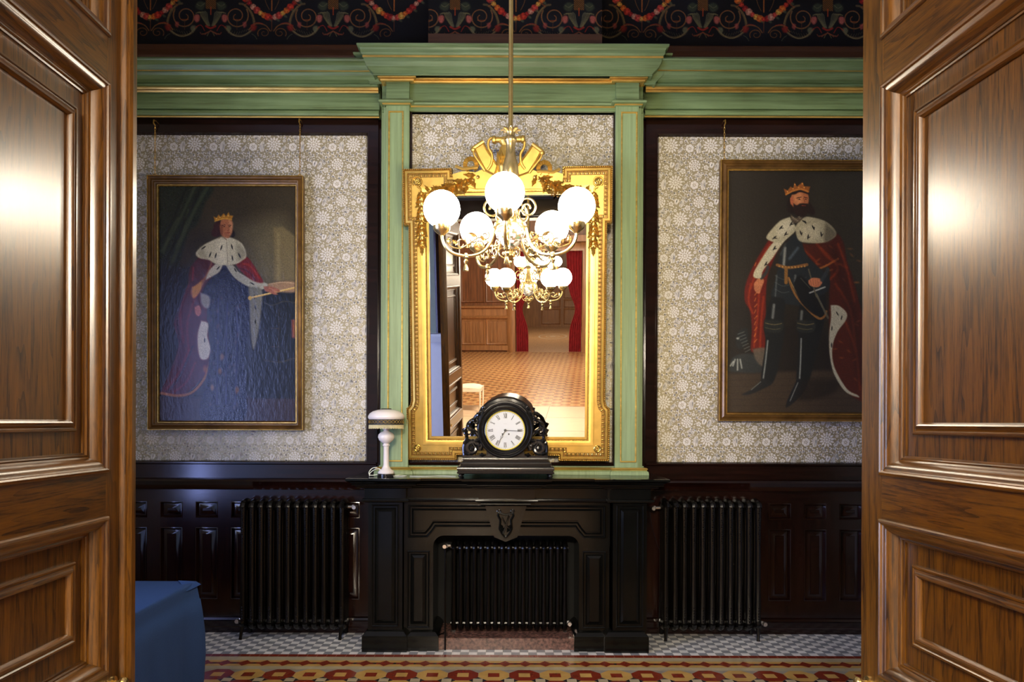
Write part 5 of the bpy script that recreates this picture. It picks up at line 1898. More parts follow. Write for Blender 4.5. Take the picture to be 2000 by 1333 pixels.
    am.lathe([(0.012, -0.212), (0.014, -0.228), (0.008, -0.236), (0.013, -0.246), (0.010, -0.254), (0.006, -0.262), (0.013, -0.280), (0.015, -0.292), (0.0, -0.294)], (0.222, 0, 0), 10)
    cup = MB().lathe([(0.0, -0.128), (0.012, -0.128), (0.016, -0.122), (0.034, -0.108), (0.0405, -0.096), (0.0415, -0.076), (0.039, -0.076), (0.038, -0.092), (0.0, -0.10)], (R0, 0, 0), 28)
    for k in range(3):
        a = k * 2.1 + 0.5
        cup.ball((R0 + 0.042 * math.cos(a), 0.042 * math.sin(a), -0.084), 0.004, 6)
    gl = MB().ball((R0, 0, 0), 0.0885, 40)
    a0 = loc_b(am, 'arm', M['chand_brass'])
    c0 = cup.build('globe_cup', M['chand_brass'], a0, world=False)
    g0 = loc_b(gl, 'globe', gmat)
    g0['label'] = 'lit round white glass globe'
    for k in range(5):
        a = -PI / 2 + R(rot) + k * 2 * PI / 5
        if k == 0:
            ao, go = a0, g0
        else:
            ao, go = a0.copy(), g0.copy()
            COL.objects.link(ao)
            COL.objects.link(go)
            co_ = c0.copy()
            COL.objects.link(co_)
            co_.parent = ao
        ao.rotation_euler = (0, 0, a)
        go.rotation_euler = (0, 0, a)
    return c


chandelier('chandelier', 'gilt brass chandelier with five lit white globes hanging in front of the mirror', (0.021, 3.63, 2.626), -4.5, M['globe'], CEIL)
far_ch = chandelier('chandelier', 'far brass chandelier with lit globes, reflected in the mirror behind the nearer lights', (-0.75, -10.6, 2.9), 31, M['far_globe'], CEIL)
chandelier('chandelier', 'upper of the two lit brass chandeliers seen only as a reflection in the mirror', (-0.33, -2.2, 2.86), 20, M['hall_globe'], CEIL)

# ================================================================== PAINTINGS
def king_in_robes():
    p = Paint(100, 108, 755, 1245, 2.1, (46, 39, 26))
    P = p.poly
    P([(330, 90), (780, 90), (780, 640), (520, 620), (440, 400), (300, 300)], (56, 48, 32), 40)
    P([(470, 300), (700, 260), (770, 560), (560, 560), (480, 420)], (92, 84, 58), 45, 0.8)
    P([(560, 380), (640, 330), (650, 560), (590, 570)], (104, 96, 66), 30, 0.6)
    P([(648, 305), (690, 300), (757, 350), (757, 575), (650, 560)], (118, 104, 66), 6, 0.75, False)
    P([(664, 330), (676, 330), (680, 560), (664, 560)], (136, 122, 82), 6, 0.6, False)
    # curtain
    P([(90, 90), (346, 100), (318, 190), (280, 290), (240, 330), (196, 480), (160, 620), (90, 760)], (31, 37, 26), 8)
    for a, b, c, w_ in (((330, 110), (250, 260), (150, 500), 16), ((270, 110), (180, 300), (110, 420), 12), ((190, 260), (150, 330), (120, 430), 9), ((240, 220), (215, 320), (180, 400), 10)):
        p.stroke([a, b, c], w_, (66, 76, 50), 0.55, 10)
    for a, b, c in (((300, 110), (220, 280), (130, 470)), ((230, 110), (150, 300), (105, 370))):
        p.stroke([a, b, c], 9, (14, 16, 11), 0.6, 8)
    # dark lower ground
    P([(90, 480), (250, 520), (560, 620), (780, 620), (780, 1260), (90, 1260)], (21, 18, 17), 30)
    P([(90, 1120), (780, 1120), (780, 1260), (90, 1260)], (58, 42, 46), 16, 0.8, False)
    # table at the right
    P([(588, 625), (757, 610), (757, 960), (575, 985), (590, 800)], (20, 19, 16), 5, 1, False)
    P([(560, 985), (757, 960), (757, 1130), (540, 1130)], (17, 14, 12), 6, 1, False)
    p.stroke([(600, 945), (680, 955), (757, 930)], 8, (60, 52, 36), 0.7, 6)
    p.stroke([(600, 665), (640, 680), (700, 660), (757, 670)], 5, (70, 66, 52), 0.7, 4)
    for q in (790, 880):
        p.stroke([(635, q), (670, q + 2)], 4, (70, 52, 30), 0.6)
    p.stroke([(672, 700), (672, 950)], 3, (60, 46, 28), 0.6)
    P([(733, 750), (757, 745), (757, 845), (735, 835)], (120, 52, 24), 3, 0.9, False)
    p.stroke([(745, 752), (745, 832)], 3, (176, 116, 40), 0.8)
    P([(618, 580), (680, 565), (757, 568), (757, 615), (640, 610)], (150, 118, 84), 5)
    p.stroke([(625, 578), (690, 568), (757, 575)], 5, (190, 160, 116), 0.7, 3)
    # mantle behind, red with ermine
    P([(290, 450), (250, 520), (236, 600), (200, 680), (168, 770), (190, 870), (150, 1000), (106, 1096), (120, 1116), (220, 1112), (300, 1040), (345, 960), (330, 700), (400, 560), (350, 470)], (74, 13, 18), 4)
    for a, b, c in (((250, 560), (200, 700), (215, 860)), ((280, 620), (235, 760), (240, 900)), ((240, 900), (190, 1010), (130, 1090)), ((270, 960), (230, 1050), (170, 1100))):
        p.stroke([a, b, c], 10, (118, 26, 30), 0.6, 8)
    for a, b, c in (((225, 600), (185, 740), (200, 860)), ((260, 880), (200, 1020), (150, 1090))):
        p.stroke([a, b, c], 8, (44, 10, 18), 0.7, 6)
    p.stroke([(108, 1108), (190, 1120), (260, 1100), (318, 1030), (340, 960)], 13, (168, 106, 44), 0.85, 5)
    P([(320, 468), (352, 478), (300, 600), (262, 646), (250, 610), (282, 560)], (138, 84, 56), 4)
    P([(255, 590), (300, 560), (296, 610), (262, 648)], (206, 140, 50), 4, 0.8)
    # gown
    P([(400, 485), (440, 488), (510, 560), (532, 650), (528, 800), (508, 940), (515, 1080), (500, 1240), (300, 1240), (330, 1000), (345, 860), (330, 700), (300, 640), (330, 570)], (24, 23, 44), 5)
    for k in range(7):
        x = 360 + k * 22
        p.stroke([(x, 640 + 10 * k), (x - 6 + 4 * (k % 3), 860), (x - 14 + 6 * (k % 2), 1160)], 7, (48, 48, 92) if k % 2 else (12, 12, 26), 0.55, 6)
    for k in range(26):
        p.ell(rng.uniform(340, 500), rng.uniform(640, 1180), 5, 11, (92, 64, 62), 0.45, 0.6)
    for (x, y) in ((352, 1080), (472, 1090), (400, 930), (390, 1000), (318, 990)):
        p.ell(x, y, 9, 16, (170, 108, 42), 0.6, 0.5)
    # ermine facings
    P([(372, 478), (402, 482), (386, 520), (340, 548), (322, 556), (340, 510)], (184, 176, 150), 3)
    P([(418, 486), (452, 486), (482, 520), (548, 556), (618, 576), (592, 604), (530, 592), (470, 556), (438, 520)], (168, 164, 140), 3)
    P([(528, 590), (590, 604), (588, 700), (574, 810), (550, 896), (536, 800), (532, 680)], (112, 110, 92), 5)
    P([(300, 756), (334, 770), (330, 830), (344, 890), (330, 940), (292, 932), (282, 830)], (200, 196, 178), 4)
    P([(296, 620), (340, 640), (338, 690), (318, 694), (300, 670)], (140, 136, 126), 5)
    for (x, y, g) in ((464, 510, 60), (560, 690, 80), (560, 760, 90), (316, 850, 90), (382, 500, -50), (545, 575, 30), (555, 640, 85)):
        p.ell(x, y, 11, 3, (26, 24, 22), 0.9, 0.3, g)
    # right sleeve
    P([(466, 486), (500, 452), (522, 448), (548, 480), (572, 520), (598, 568), (560, 566), (512, 536)], (112, 24, 16), 4)
    p.stroke([(500, 480), (535, 490), (580, 550)], 9, (160, 46, 26), 0.65, 6)
    p.stroke([(484, 500), (530, 520), (560, 560)], 6, (66, 12, 14), 0.7, 5)
    P([(290, 448), (344, 466), (318, 540), (262, 590), (238, 570), (248, 500)], (70, 14, 13), 4)
    p.stroke([(262, 500), (258, 560)], 8, (150, 40, 36), 0.6, 5)
    # hand with sceptre
    p.stroke([(530, 646), (640, 620), (757, 593)], 8, (196, 158, 82), 1, 2, False)
    p.stroke([(530, 643), (757, 590)], 2.5, (240, 216, 140), 0.8, 1.5, False)
    p.ell(534, 645, 9, 10, (206, 168, 84))
    P([(600, 588), (640, 590), (676, 606), (672, 616), (650, 612), (668, 626), (650, 628), (628, 618), (606, 610)], (150, 88, 60), 2.5)
    for k in range(4):
        p.stroke([(626 + k * 6, 596 + k * 3), (664 - k * 2, 606 + k * 6)], 3.5, (178, 112, 78), 0.8, 2, False)
    P([(268, 690), (290, 682), (300, 712), (288, 734), (272, 722)], (176, 104, 92), 3)
    # ermine cape
    P([(398, 348), (352, 368), (308, 392), (274, 428), (290, 452), (336, 462), (372, 482), (422, 487), (470, 480), (500, 462), (516, 446), (512, 412), (492, 378), (452, 356), (428, 352)], (196, 188, 152), 3)
    P([(300, 395), (280, 430), (300, 450), (330, 455), (320, 420)], (146, 138, 108), 10, 0.6)
    P([(470, 372), (512, 415), (512, 445), (480, 465), (470, 420)], (128, 122, 96), 10, 0.6)
    P([(380, 370), (420, 362), (424, 470), (380, 468)], (222, 214, 178), 14, 0.7)
    p.stroke([(422, 362), (428, 484)], 2.5, (120, 112, 88), 0.8)
    for (x, y, g) in ((343, 436, -70), (397, 402, -72), (448, 398, 75), (484, 440, 65), (312, 402, -35), (370, 440, -75), (450, 452, 80)):
        p.ell(x, y, 13, 3.2, (22, 19, 16), 0.95, 0.3, g)
    # hair, face, crown
    P([(384, 268), (362, 290), (360, 306), (352, 322), (350, 340), (362, 350), (386, 346), (396, 330), (398, 290)], (56, 24, 18), 3)
    P([(440, 330), (452, 316), (462, 330), (460, 346), (446, 352)], (34, 20, 16), 3)
    P([(396, 268), (438, 262), (450, 280), (449, 320), (440, 346), (430, 356), (412, 352), (396, 338), (390, 300)], (168, 104, 66), 3)
    P([(432, 266), (452, 282), (449, 322), (440, 340), (436, 300)], (206, 144, 96), 5, 0.7)
    P([(392, 290), (404, 300), (402, 340), (394, 334)], (104, 56, 38), 4, 0.7)
    p.stroke([(402, 294), (416, 292)], 3.5, (40, 22, 16), 0.9)
    p.stroke([(430, 293), (443, 294)], 3, (40, 22, 16), 0.9)
    p.ell(411, 300, 4.5, 2.4, (28, 18, 14), 0.9)
    p.ell(437, 300, 4, 2.2, (28, 18, 14), 0.9)
    p.stroke([(430, 298), (434, 316), (426, 319)], 2.6, (120, 66, 44), 0.8)
    p.stroke([(417, 331), (430, 330), (440, 332)], 3, (130, 44, 34), 0.9)
    p.stroke([(418, 341), (434, 341)], 2, (112, 62, 44), 0.6)
    P([(366, 276), (360, 252), (374, 258), (384, 242), (394, 254), (408, 236), (420, 250), (432, 230), (438, 246), (454, 248), (446, 268), (410, 264)], (176, 118, 34), 2.5, 1, False)
    p.stroke([(366, 274), (408, 262), (446, 266)], 5, (214, 160, 58), 0.85, 3)
    for (x, y) in ((374, 262), (390, 256), (410, 250), (430, 248)):
        p.ell(x, y, 3, 3, (236, 196, 100), 0.8)
    p.stroke([(384, 356), (400, 350), (420, 362)], 6, (120, 96, 72), 0.7, 4)
    p.noise(0.09)
    return p


def king_in_armour():
    p = Paint(82, 105, 800, 1255, 2.1, (37, 31, 21))
    P = p.poly
    P([(480, 105), (800, 105), (800, 700), (560, 560), (450, 250)], (50, 45, 31), 60)
    P([(82, 700), (300, 760), (700, 1000), (800, 1260), (82, 1260)], (31, 25, 18), 40)
    P([(70, 1068), (800, 1040), (800, 1270), (70, 1270)], (62, 49, 34), 10, 0.9, False)
    for k in range(5):
        p.stroke([(90, 1100 + 30 * k), (700, 1080 + 34 * k)], 2, (34, 26, 18), 0.5, 2, False)
    # helmet and gauntlet on the floor
    P([(86, 1058), (100, 1000), (140, 975), (200, 975), (250, 1010), (240, 1062)], (44, 46, 42), 4)
    P([(124, 880), (140, 858), (170, 850), (180, 880), (170, 930), (140, 950), (122, 930)], (30, 31, 28), 4)
    for k in range(7):
        p.stroke([(130 + 6 * k, 880 + 14 * k), (160 + 5 * k, 868 + 14 * k)], 3.5, (104, 108, 98), 0.7, 2.5, False)
    for (a, b) in (((118, 1000), (108, 1030)), ((130, 1000), (130, 1050)), ((142, 1000), (150, 1040)), ((110, 1010), (96, 1030))):
        p.stroke([a, b], 7, (176, 178, 160), 0.75, 5, False)
    p.ell(130, 900, 7, 5, (170, 172, 156), 0.8, 0.6)
    # robe, left fall
    P([(272, 432), (326, 446), (300, 520), (270, 600), (262, 700), (262, 820), (258, 950), (220, 962), (192, 955), (196, 860), (186, 770), (162, 720), (166, 640), (208, 540)], (98, 23, 11), 4)
    for a, b, c in (((280, 450), (230, 540), (190, 660)), ((230, 660), (222, 800), (206, 940)), ((190, 640), (180, 720), (200, 780)), ((250, 700), (240, 820), (236, 940))):
        p.stroke([a, b, c], 9, (160, 56, 18), 0.6, 7)
    for k in range(14):
        y = 540 + 28 * k
        p.stroke([(214 + 6 * (k % 2), y), (208, y + 14)], 4, (226, 148, 62), 0.55, 3, False)
    P([(200, 950), (258, 945), (262, 1000), (245, 1030), (215, 1000)], (96, 84, 66), 5, 0.9)
    # robe, right fall
    P([(408, 440), (470, 450), (560, 430), (598, 402), (628, 452), (640, 520), (668, 600), (696, 700), (730, 860), (760, 1180), (700, 1190), (640, 1140), (596, 1060), (566, 950), (560, 700), (562, 570), (520, 560), (494, 594), (452, 520)], (74, 25, 10), 5)
    for a, b, c in (((430, 470), (500, 540), (480, 580)), ((500, 450), (560, 520), (640, 560)), ((600, 450), (640, 560), (680, 720)), ((590, 640), (660, 760), (690, 960)), ((640, 820), (690, 960), (710, 1140)), ((520, 470), (600, 560), (560, 620))):
        p.stroke([a, b, c], 11, (146, 54, 16), 0.55, 9)
    for k in range(34):
        x, y = rng.uniform(470, 700), rng.uniform(450, 1100)
        if x > 560 or y < 560:
            p.ell(x, y, 10, 4, (196, 112, 44), 0.35, 0.8, rng.uniform(-40, 60))
    p.stroke([(490, 575), (540, 555), (600, 520)], 9, (222, 128, 48), 0.65, 7)
    P([(560, 460), (600, 500), (690, 760), (740, 1100), (700, 1100), (640, 760)], (44, 16, 8), 16, 0.5)
    # body armour
    P([(384, 408), (420, 420), (452, 500), (520, 570), (556, 600), (560, 660), (520, 700), (440, 742), (380, 738), (300, 726), (286, 690), (300, 640), (318, 560), (328, 500)], (33, 37, 36), 4)
    p.stroke([(344, 560), (350, 470)], 12, (168, 168, 146), 0.75, 9)
    p.stroke([(372, 520), (410, 470)], 12, (92, 104, 106), 0.6, 10)
    p.stroke([(330, 500), (352, 450)], 8, (70, 78, 78), 0.6, 8)
    for k in range(3):
        p.stroke([(304, 600 + 32 * k), (340, 618 + 32 * k), (370, 612 + 32 * k)], 3, (88, 92, 84), 0.6, 3)
        p.stroke([(396, 612 + 30 * k), (420, 620 + 30 * k), (452, 608 + 30 * k)], 3, (74, 78, 72), 0.6, 3)
    p.stroke([(312, 600), (306, 700)], 7, (120, 124, 112), 0.5, 6)
    p.stroke([(400, 600), (396, 650)], 9, (150, 150, 132), 0.5, 8)
    # legs
    P([(286, 700), (350, 716), (346, 800), (352, 860), (336, 960), (318, 1060), (290, 1116), (244, 1112), (246, 1040), (262, 920), (252, 850), (262, 790)], (24, 25, 23), 4)
    P([(420, 740), (470, 730), (540, 690), (540, 800), (520, 900), (496, 1000), (462, 1110), (412, 1116), (414, 1000), (420, 900), (410, 840)], (22, 23, 21), 4)
    p.stroke([(300, 740), (294, 800)], 12, (146, 148, 134), 0.65, 8)
    p.stroke([(432, 770), (428, 820)], 12, (140, 142, 126), 0.65, 8)
    p.stroke([(272, 910), (262, 1010), (252, 1090)], 7, (164, 168, 152), 0.7, 5)
    p.stroke([(430, 900), (428, 1000), (424, 1090)], 7, (168, 172, 156), 0.7, 5)
    for (x, y) in ((300, 838), (452, 838)):
        P([(x - 46, y - 26), (x + 34, y - 22), (x + 46, y + 10), (x + 20, y + 34), (x - 40, y + 24)], (36, 37, 31), 4)
        p.stroke([(x - 40, y - 12), (x, y - 4), (x + 36, y - 10)], 4, (124, 108, 66), 0.7, 3)
        p.stroke([(x - 40, y + 10), (x, y + 18), (x + 30, y + 14)], 3, (110, 100, 66), 0.6, 3)
    P([(250, 1090), (296, 1110), (250, 1140), (190, 1166), (150, 1168), (200, 1140)], (30, 30, 28), 3)
    P([(414, 1090), (462, 1104), (440, 1160), (396, 1206), (360, 1228), (372, 1180)], (26, 26, 25), 3)
    p.stroke([(240, 1106), (196, 1144)], 4, (130, 132, 118), 0.6, 3, False)
    p.stroke([(416, 1110), (380, 1196)], 5, (150, 152, 138), 0.6, 3, False)
    P([(440, 1090), (620, 1100), (560, 1170), (420, 1190)], (24, 18, 12), 14, 0.6)
    # belts, sword
    p.stroke([(314, 550), (370, 562), (454, 548)], 14, (128, 86, 42), 0.95, 4)
    for k in range(9):
        p.ell(324 + k * 15, 556 + 5 * math.sin(k * 0.4), 4, 4, (190, 140, 66), 0.8)
    p.stroke([(356, 566), (356, 634)], 16, (136, 94, 42), 0.95, 4)
    p.stroke([(368, 612), (400, 690), (460, 760), (510, 802), (536, 796), (548, 770)], 11, (134, 90, 42), 0.95, 4)
    p.stroke([(372, 616), (430, 720), (510, 796)], 2.5, (206, 160, 80), 0.7, 2)
    P([(390, 640), (430, 600), (520, 720), (540, 780), (500, 790), (430, 730)], (19, 19, 18), 4)
    p.stroke([(425, 612), (470, 660)], 4, (96, 92, 74), 0.7, 3, False)
    p.stroke([(500, 690), (556, 800)], 10, (96, 90, 68), 0.85, 4, False)
    p.stroke([(468, 682), (540, 654)], 7, (176, 176, 156), 0.85, 3, False)
    p.stroke([(462, 570), (500, 700)], 7, (92, 84, 62), 0.85, 4, False)
    # hands
    P([(204, 640), (222, 616), (244, 614), (252, 628), (240, 660), (232, 684), (216, 682), (206, 664)], (182, 112, 70), 2.5)
    for k in range(4):
        p.stroke([(210 + k * 9, 650), (212 + k * 7, 676)], 2, (110, 60, 38), 0.6, 1.5, False)
    p.stroke([(240, 612), (262, 586), (270, 560)], 16, (48, 52, 48), 0.9, 4)
    P([(462, 622), (484, 610), (520, 616), (526, 636), (508, 654), (480, 652), (464, 640)], (186, 112, 72), 2.5)
    for k in range(4):
        p.stroke([(470 + k * 12, 618), (476 + k * 11, 648)], 2, (112, 62, 40), 0.6, 1.5, False)
    p.stroke([(526, 620), (544, 590), (552, 570)], 18, (52, 56, 54), 0.9, 5)
    # ermine
    P([(398, 376), (384, 400), (340, 446), (290, 520), (248, 576), (236, 612), (206, 610), (204, 586), (238, 524), (286, 452), (330, 420)], (188, 178, 140), 3)
    P([(372, 322), (330, 338), (296, 370), (262, 416), (280, 436), (322, 444), (360, 422), (392, 396), (402, 372), (384, 346)], (172, 163, 126), 3)
    P([(408, 352), (398, 378), (412, 430), (450, 444), (530, 444), (580, 420), (590, 396), (570, 366), (530, 338), (470, 322), (440, 324)], (166, 156, 118), 3)
    P([(330, 346), (372, 334), (384, 372), (340, 410), (310, 400)], (208, 200, 164), 12, 0.6)
    P([(430, 370), (500, 360), (510, 420), (430, 428)], (196, 186, 146), 14, 0.6)
    P([(540, 350), (590, 396), (570, 430), (535, 438)], (84, 76, 54), 8, 0.7)
    for (x, y, g) in ((330, 372, -50), (352, 402, -60), (300, 420, -40), (378, 354, -60), (424, 398, 70), (458, 416, 100), (482, 372, 60), (520, 404, 80), (300, 470, -60), (260, 545, -60), (440, 344, 30)):
        p.ell(x, y, 12, 3.4, (20, 17, 14), 0.95, 0.3, g)
        p.ell(x + 5, y + 3, 8, 2.4, (20, 17, 14), 0.8, 0.3, g + 45)
    P([(568, 740), (606, 742), (644, 776), (640, 812), (602, 866), (580, 930), (580, 1000), (600, 1060), (650, 1140), (700, 1168), (700, 1178), (640, 1150), (588, 1070), (566, 980), (562, 880), (570, 800)], (176, 170, 138), 3)
    for (x, y, g) in ((600, 780, 60), (575, 850, 95), (620, 800, 100), (574, 930, 90)):
        p.ell(x, y, 11, 3, (20, 17, 14), 0.9, 0.3, g)
    # head
    P([(366, 230), (358, 260), (360, 290), (376, 304), (400, 300), (396, 240)], (30, 18, 12), 3)
    P([(452, 236), (476, 270), (490, 300), (480, 312), (452, 300), (440, 270)], (34, 20, 14), 4)
    P([(380, 216), (420, 196), (450, 206), (460, 232), (456, 266), (446, 290), (420, 296), (392, 280), (374, 250)], (170, 100, 56), 3)
    P([(386, 218), (420, 204), (432, 240), (420, 262), (396, 258)], (206, 138, 84), 8, 0.7)
    P([(372, 232), (384, 226), (386, 256), (376, 262)], (176, 94, 56), 2)
    P([(388, 258), (404, 266), (420, 258), (446, 258), (458, 262), (456, 292), (440, 318), (420, 326), (402, 316), (390, 296)], (38, 22, 14), 3)
    p.stroke([(428, 268), (446, 269)], 3.5, (120, 50, 36), 0.85)
    p.stroke([(404, 232), (424, 228)], 4, (30, 17, 12), 0.95)
    p.stroke([(438, 228), (454, 232)], 3.5, (30, 17, 12), 0.95)
    p.ell(416, 238, 5, 2.6, (24, 15, 12), 0.9)
    p.ell(446, 238, 4.4, 2.4, (24, 15, 12), 0.9)
    p.stroke([(434, 232), (442, 254), (432, 257)], 2.6, (116, 62, 38), 0.8)
    P([(380, 216), (384, 204), (410, 194), (446, 196), (462, 208), (456, 214), (420, 204), (396, 214)], (26, 16, 11), 2.5)
    P([(352, 220), (342, 188), (360, 196), (374, 178), (386, 186), (392, 160), (404, 178), (430, 156), (438, 176), (466, 178), (458, 208), (420, 194), (380, 204)], (148, 84, 30), 2.5, 1, False)
    p.stroke([(352, 216), (388, 198), (424, 190), (458, 202)], 6, (196, 124, 48), 0.85, 3)
    for (x, y) in ((360, 202), (386, 188), (412, 182), (438, 182), (394, 168), (430, 164)):
        p.ell(x, y, 3.4, 3.4, (220, 150, 70), 0.8)
    P([(376, 310), (400, 326), (430, 322), (420, 342), (396, 350), (378, 332)], (88, 74, 54), 3)
    for k in range(12):
        p.ell(382 + (k * 7) % 40, 320 + (k * 5) % 24, 2.6, 2.2, (160, 150, 120), 0.7)
    p.noise(0.09)
    return p


def painting(name, label, paint, fr, cv, crop, mat, yf, tilt, hooks):
    """fr, cv: frame and canvas rectangles on the photo; crop: (ox, oy, scale) of the sketch coordinates"""
    X0, Z1 = W(fr[0], fr[1], yf)
    X1, Z0 = W(fr[2], fr[3], yf)
    xc = (X0 + X1) / 2
    rot = Matrix.Rotation(tilt, 4, 'X')
    t = thing(name, label, 'painting', (xc, yf + 0.05, Z0), rot)
    hw, H = (X1 - X0) / 2, (Z1 - Z0) / math.cos(tilt)
    cX0, cZ1 = W(cv[0], cv[1], yf)
    cX1, cZ0 = W(cv[2], cv[3], yf)
    a0, a1, b0, b1 = cX0 - xc, cX1 - xc, cZ0 - Z0, cZ1 - Z0
    fw = ((a0 + hw) + (hw - a1) + b0 + (H - b1)) / 4
    s = fw / 0.08
    f = MB().sweep(rect(-hw, hw, 0, H), [(0.0, -0.045), (0.0, 0.0), (0.003 * s, 0.006), (0.007 * s, 0.004), (0.010 * s, -0.004), (0.022 * s, -0.010), (0.036 * s, -0.002), (0.044 * s, 0.004), (0.050 * s, 0.002), (0.056 * s, -0.010), (0.066 * s, -0.014), (0.071 * s, -0.012), (0.08 * s, -0.026), (0.08 * s, -0.045)], True, lambda u, v, w_: (u, -0.05 - w_, v))
    fo = f.build('frame', M['frame_gilt'], t, world=False)
    e = MB().sweep(rect(-hw, hw, 0, H), [(0.0, 0.0), (0.002 * s, 0.007), (0.006 * s, 0.007), (0.008 * s, 0.002)], True, lambda u, v, w_: (u, -0.051 - w_, v))
    e.sweep(rect(a0 - 0.012, a1 + 0.012, b0 - 0.012, b1 + 0.012), [(0.0, -0.014), (0.003, -0.009), (0.007, -0.010), (0.009, -0.016)], True, lambda u, v, w_: (u, -0.051 - w_, v))
    for (a, b, g) in walk(rect(a0 - 0.003, a1 + 0.003, b0 - 0.003, b1 + 0.003), 0.011):
        e.ball((a, -0.028, b), 0.0036, 5)
    e.build('gilt_edge', M['frame_bead'], t, world=False)
    MB().box(-hw + 0.02, hw - 0.02, -0.018, -0.005, 0.02, H - 0.02).build('backing', M['dark_wood'], t, world=False)
    ox, oy, sc = crop
    sx_ = (a1 - a0) / (paint.x1 - paint.x0)
    sz_ = (b1 - b0) / (paint.y1 - paint.y0)
    # slack canvas: a shallow uneven surface
    def to3(X, Y):
        u = (X - paint.x0) / (paint.x1 - paint.x0)
        v = (Y - paint.y0) / (paint.y1 - paint.y0)
        return a0 + (X - paint.x0) * sx_, -0.0215 + 0.0014 * np.sin(u * 5 + 1) * np.sin(v * 7), b1 - (Y - paint.y0) * sz_
    paint.mesh('canvas', to3, mat, t)
    for (hx, hy) in hooks:
        X, Z = W(hx, hy, yf + 0.02)
        c = MB()
        n = max(4, int((Z - Z1) / 0.021))
        for k in range(n):
            z = Z1 + 0.03 + (Z - Z1 - 0.05) * (k + 0.5) / n
            pts = []
            for q in range(10):
                an = 2 * PI * q / 10
                dx, dz_ = 0.0055 * math.cos(an), 0.0125 * math.sin(an)
                pts.append((X + (dx if k % 2 else 0), yf + 0.02 + (0 if k % 2 else dx), z + dz_))
            c.tube(pts, 0.0017, 5, True)
        c.tube([(X + 0.011 * math.cos(q), yf + 0.02, Z1 + 0.014 + 0.011 * math.sin(q)) for q in np.linspace(0, 2 * PI, 15)[:-1]], 0.003, 6, True)
        c.tube([(X, yf + 0.02, Z - 0.02), (X, yf - 0.005, Z - 0.012), (X, yf - 0.002, Z + 0.012), (X, 5.60, Z + 0.02)], 0.005, 6)
        c.build('hanging_chain', M['frame_bead'], t)
    return t


painting('oil_painting', 'framed oil painting left of the fireplace, crowned beardless person in red and blue robes', king_in_robes(), (290, 344, 592, 841), (310.5, 364, 576, 824.5), (270, 320, 2.468), M['canvas'], 5.56, R(0.7), [(303, 240), (586, 238)])
painting('oil_painting', 'framed oil painting right of the fireplace, crowned bearded person in dark armour and red cloak', king_in_armour(), (1406, 314, 1738, 824), (1423.8, 333.5, 1720, 808), (1390, 290, 2.424), M['canvas_matt'], 5.56, R(0.7), [(1415, 240), (1728, 240)])


# ================================================================== BLUE-DRAPED TABLE
def tablecloth():
    x0, x1, y0, y1, zt_ = -3.35, -1.63, 2.95, 3.90, 0.752
    mb = MB()
    # perimeter with rounded corners, counter-clockwise
    per = []
    r = 0.02
    for (cx_, cy_, a0) in ((x1 - r, y0 + r, -PI / 2), (x1 - r, y1 - r, 0), (x0 + r, y1 - r, PI / 2), (x0 + r, y0 + r, PI)):
        for q in range(5):
            a = a0 + PI / 2 * q / 4
            per.append((cx_ + r * math.cos(a), cy_ + r * math.sin(a)))
    dense = []
    for i in range(len(per)):
        a, b = per[i], per[(i + 1) % len(per)]
        L = math.hypot(b[0] - a[0], b[1] - a[1])
        k = max(1, int(L / 0.012))
        for q in range(k):
            dense.append((a[0] + (b[0] - a[0]) * q / k, a[1] + (b[1] - a[1]) * q / k))
    n = len(dense)
    nrm = []
    for i in range(n):
        a, b = dense[i - 1], dense[(i + 1) % n]
        L = math.hypot(b[0] - a[0], b[1] - a[1])
        nrm.append(((b[1] - a[1]) / L, -(b[0] - a[0]) / L))
    rows = [0.0, 0.006, 0.02, 0.05, 0.09, 0.093, 0.16, 0.26, 0.38, 0.5, 0.62, 0.7, 0.748]
    vs, fs = [], []
    cum = 0
    for j, d in enumerate(rows):
        t = d / 0.75
        for i in range(n):
            s = i * 0.012
            cn = sum(math.exp(-((dense[i][0] - c[0]) ** 2 + (dense[i][1] - c[1]) ** 2) / 0.016) for c in ((x1, y0), (x1, y1), (x0, y0), (x0, y1)))
            wv = math.sin(s * 21 + 1.1) * 0.6 + math.sin(s * 37 + 0.4 * math.sin(s * 5)) * 0.4
            o = 0.004 + (0.0 if d < 0.091 else 0.004) + t * 0.018 + max(0, t - 0.1) * 0.026 * wv + cn * 0.035 * math.sin(PI * min(1, t * 1.15))
            if d < 0.004:
                o = 0.0
            vs.append((dense[i][0] + nrm[i][0] * o, dense[i][1] + nrm[i][1] * o, zt_ - d + (0.001 * math.sin(s * 9) if d > 0.7 else 0)))
    for j in range(len(rows) - 1):
        for i in range(n):
            k = (i + 1) % n
            fs.append((j * n + i, j * n + k, (j + 1) * n + k, (j + 1) * n + i))
    fs.append(tuple(range(n)))
    mb.add(vs, fs)
    # folded corner lying on the top at the far right corner
    mb.add([(x1 + 0.012, y1 - 0.15, zt_ - 0.02), (x1 + 0.006, y1 - 0.02, zt_ + 0.004), (x1 - 0.10, y1 + 0.003, zt_ + 0.003), (x1 - 0.06, y1 - 0.06, zt_ + 0.006), (x1 + 0.022, y1 + 0.006, zt_ - 0.018)], [(0, 4, 1, 3), (1, 4, 2), (3, 1, 2)])
    o = mb.build('tablecloth', M['cloth_blue'], smooth=60)
    return tag(o, 'dusty blue cloth draped to the floor over a rectangular table behind the left door leaf', 'tablecloth')


tablecloth()

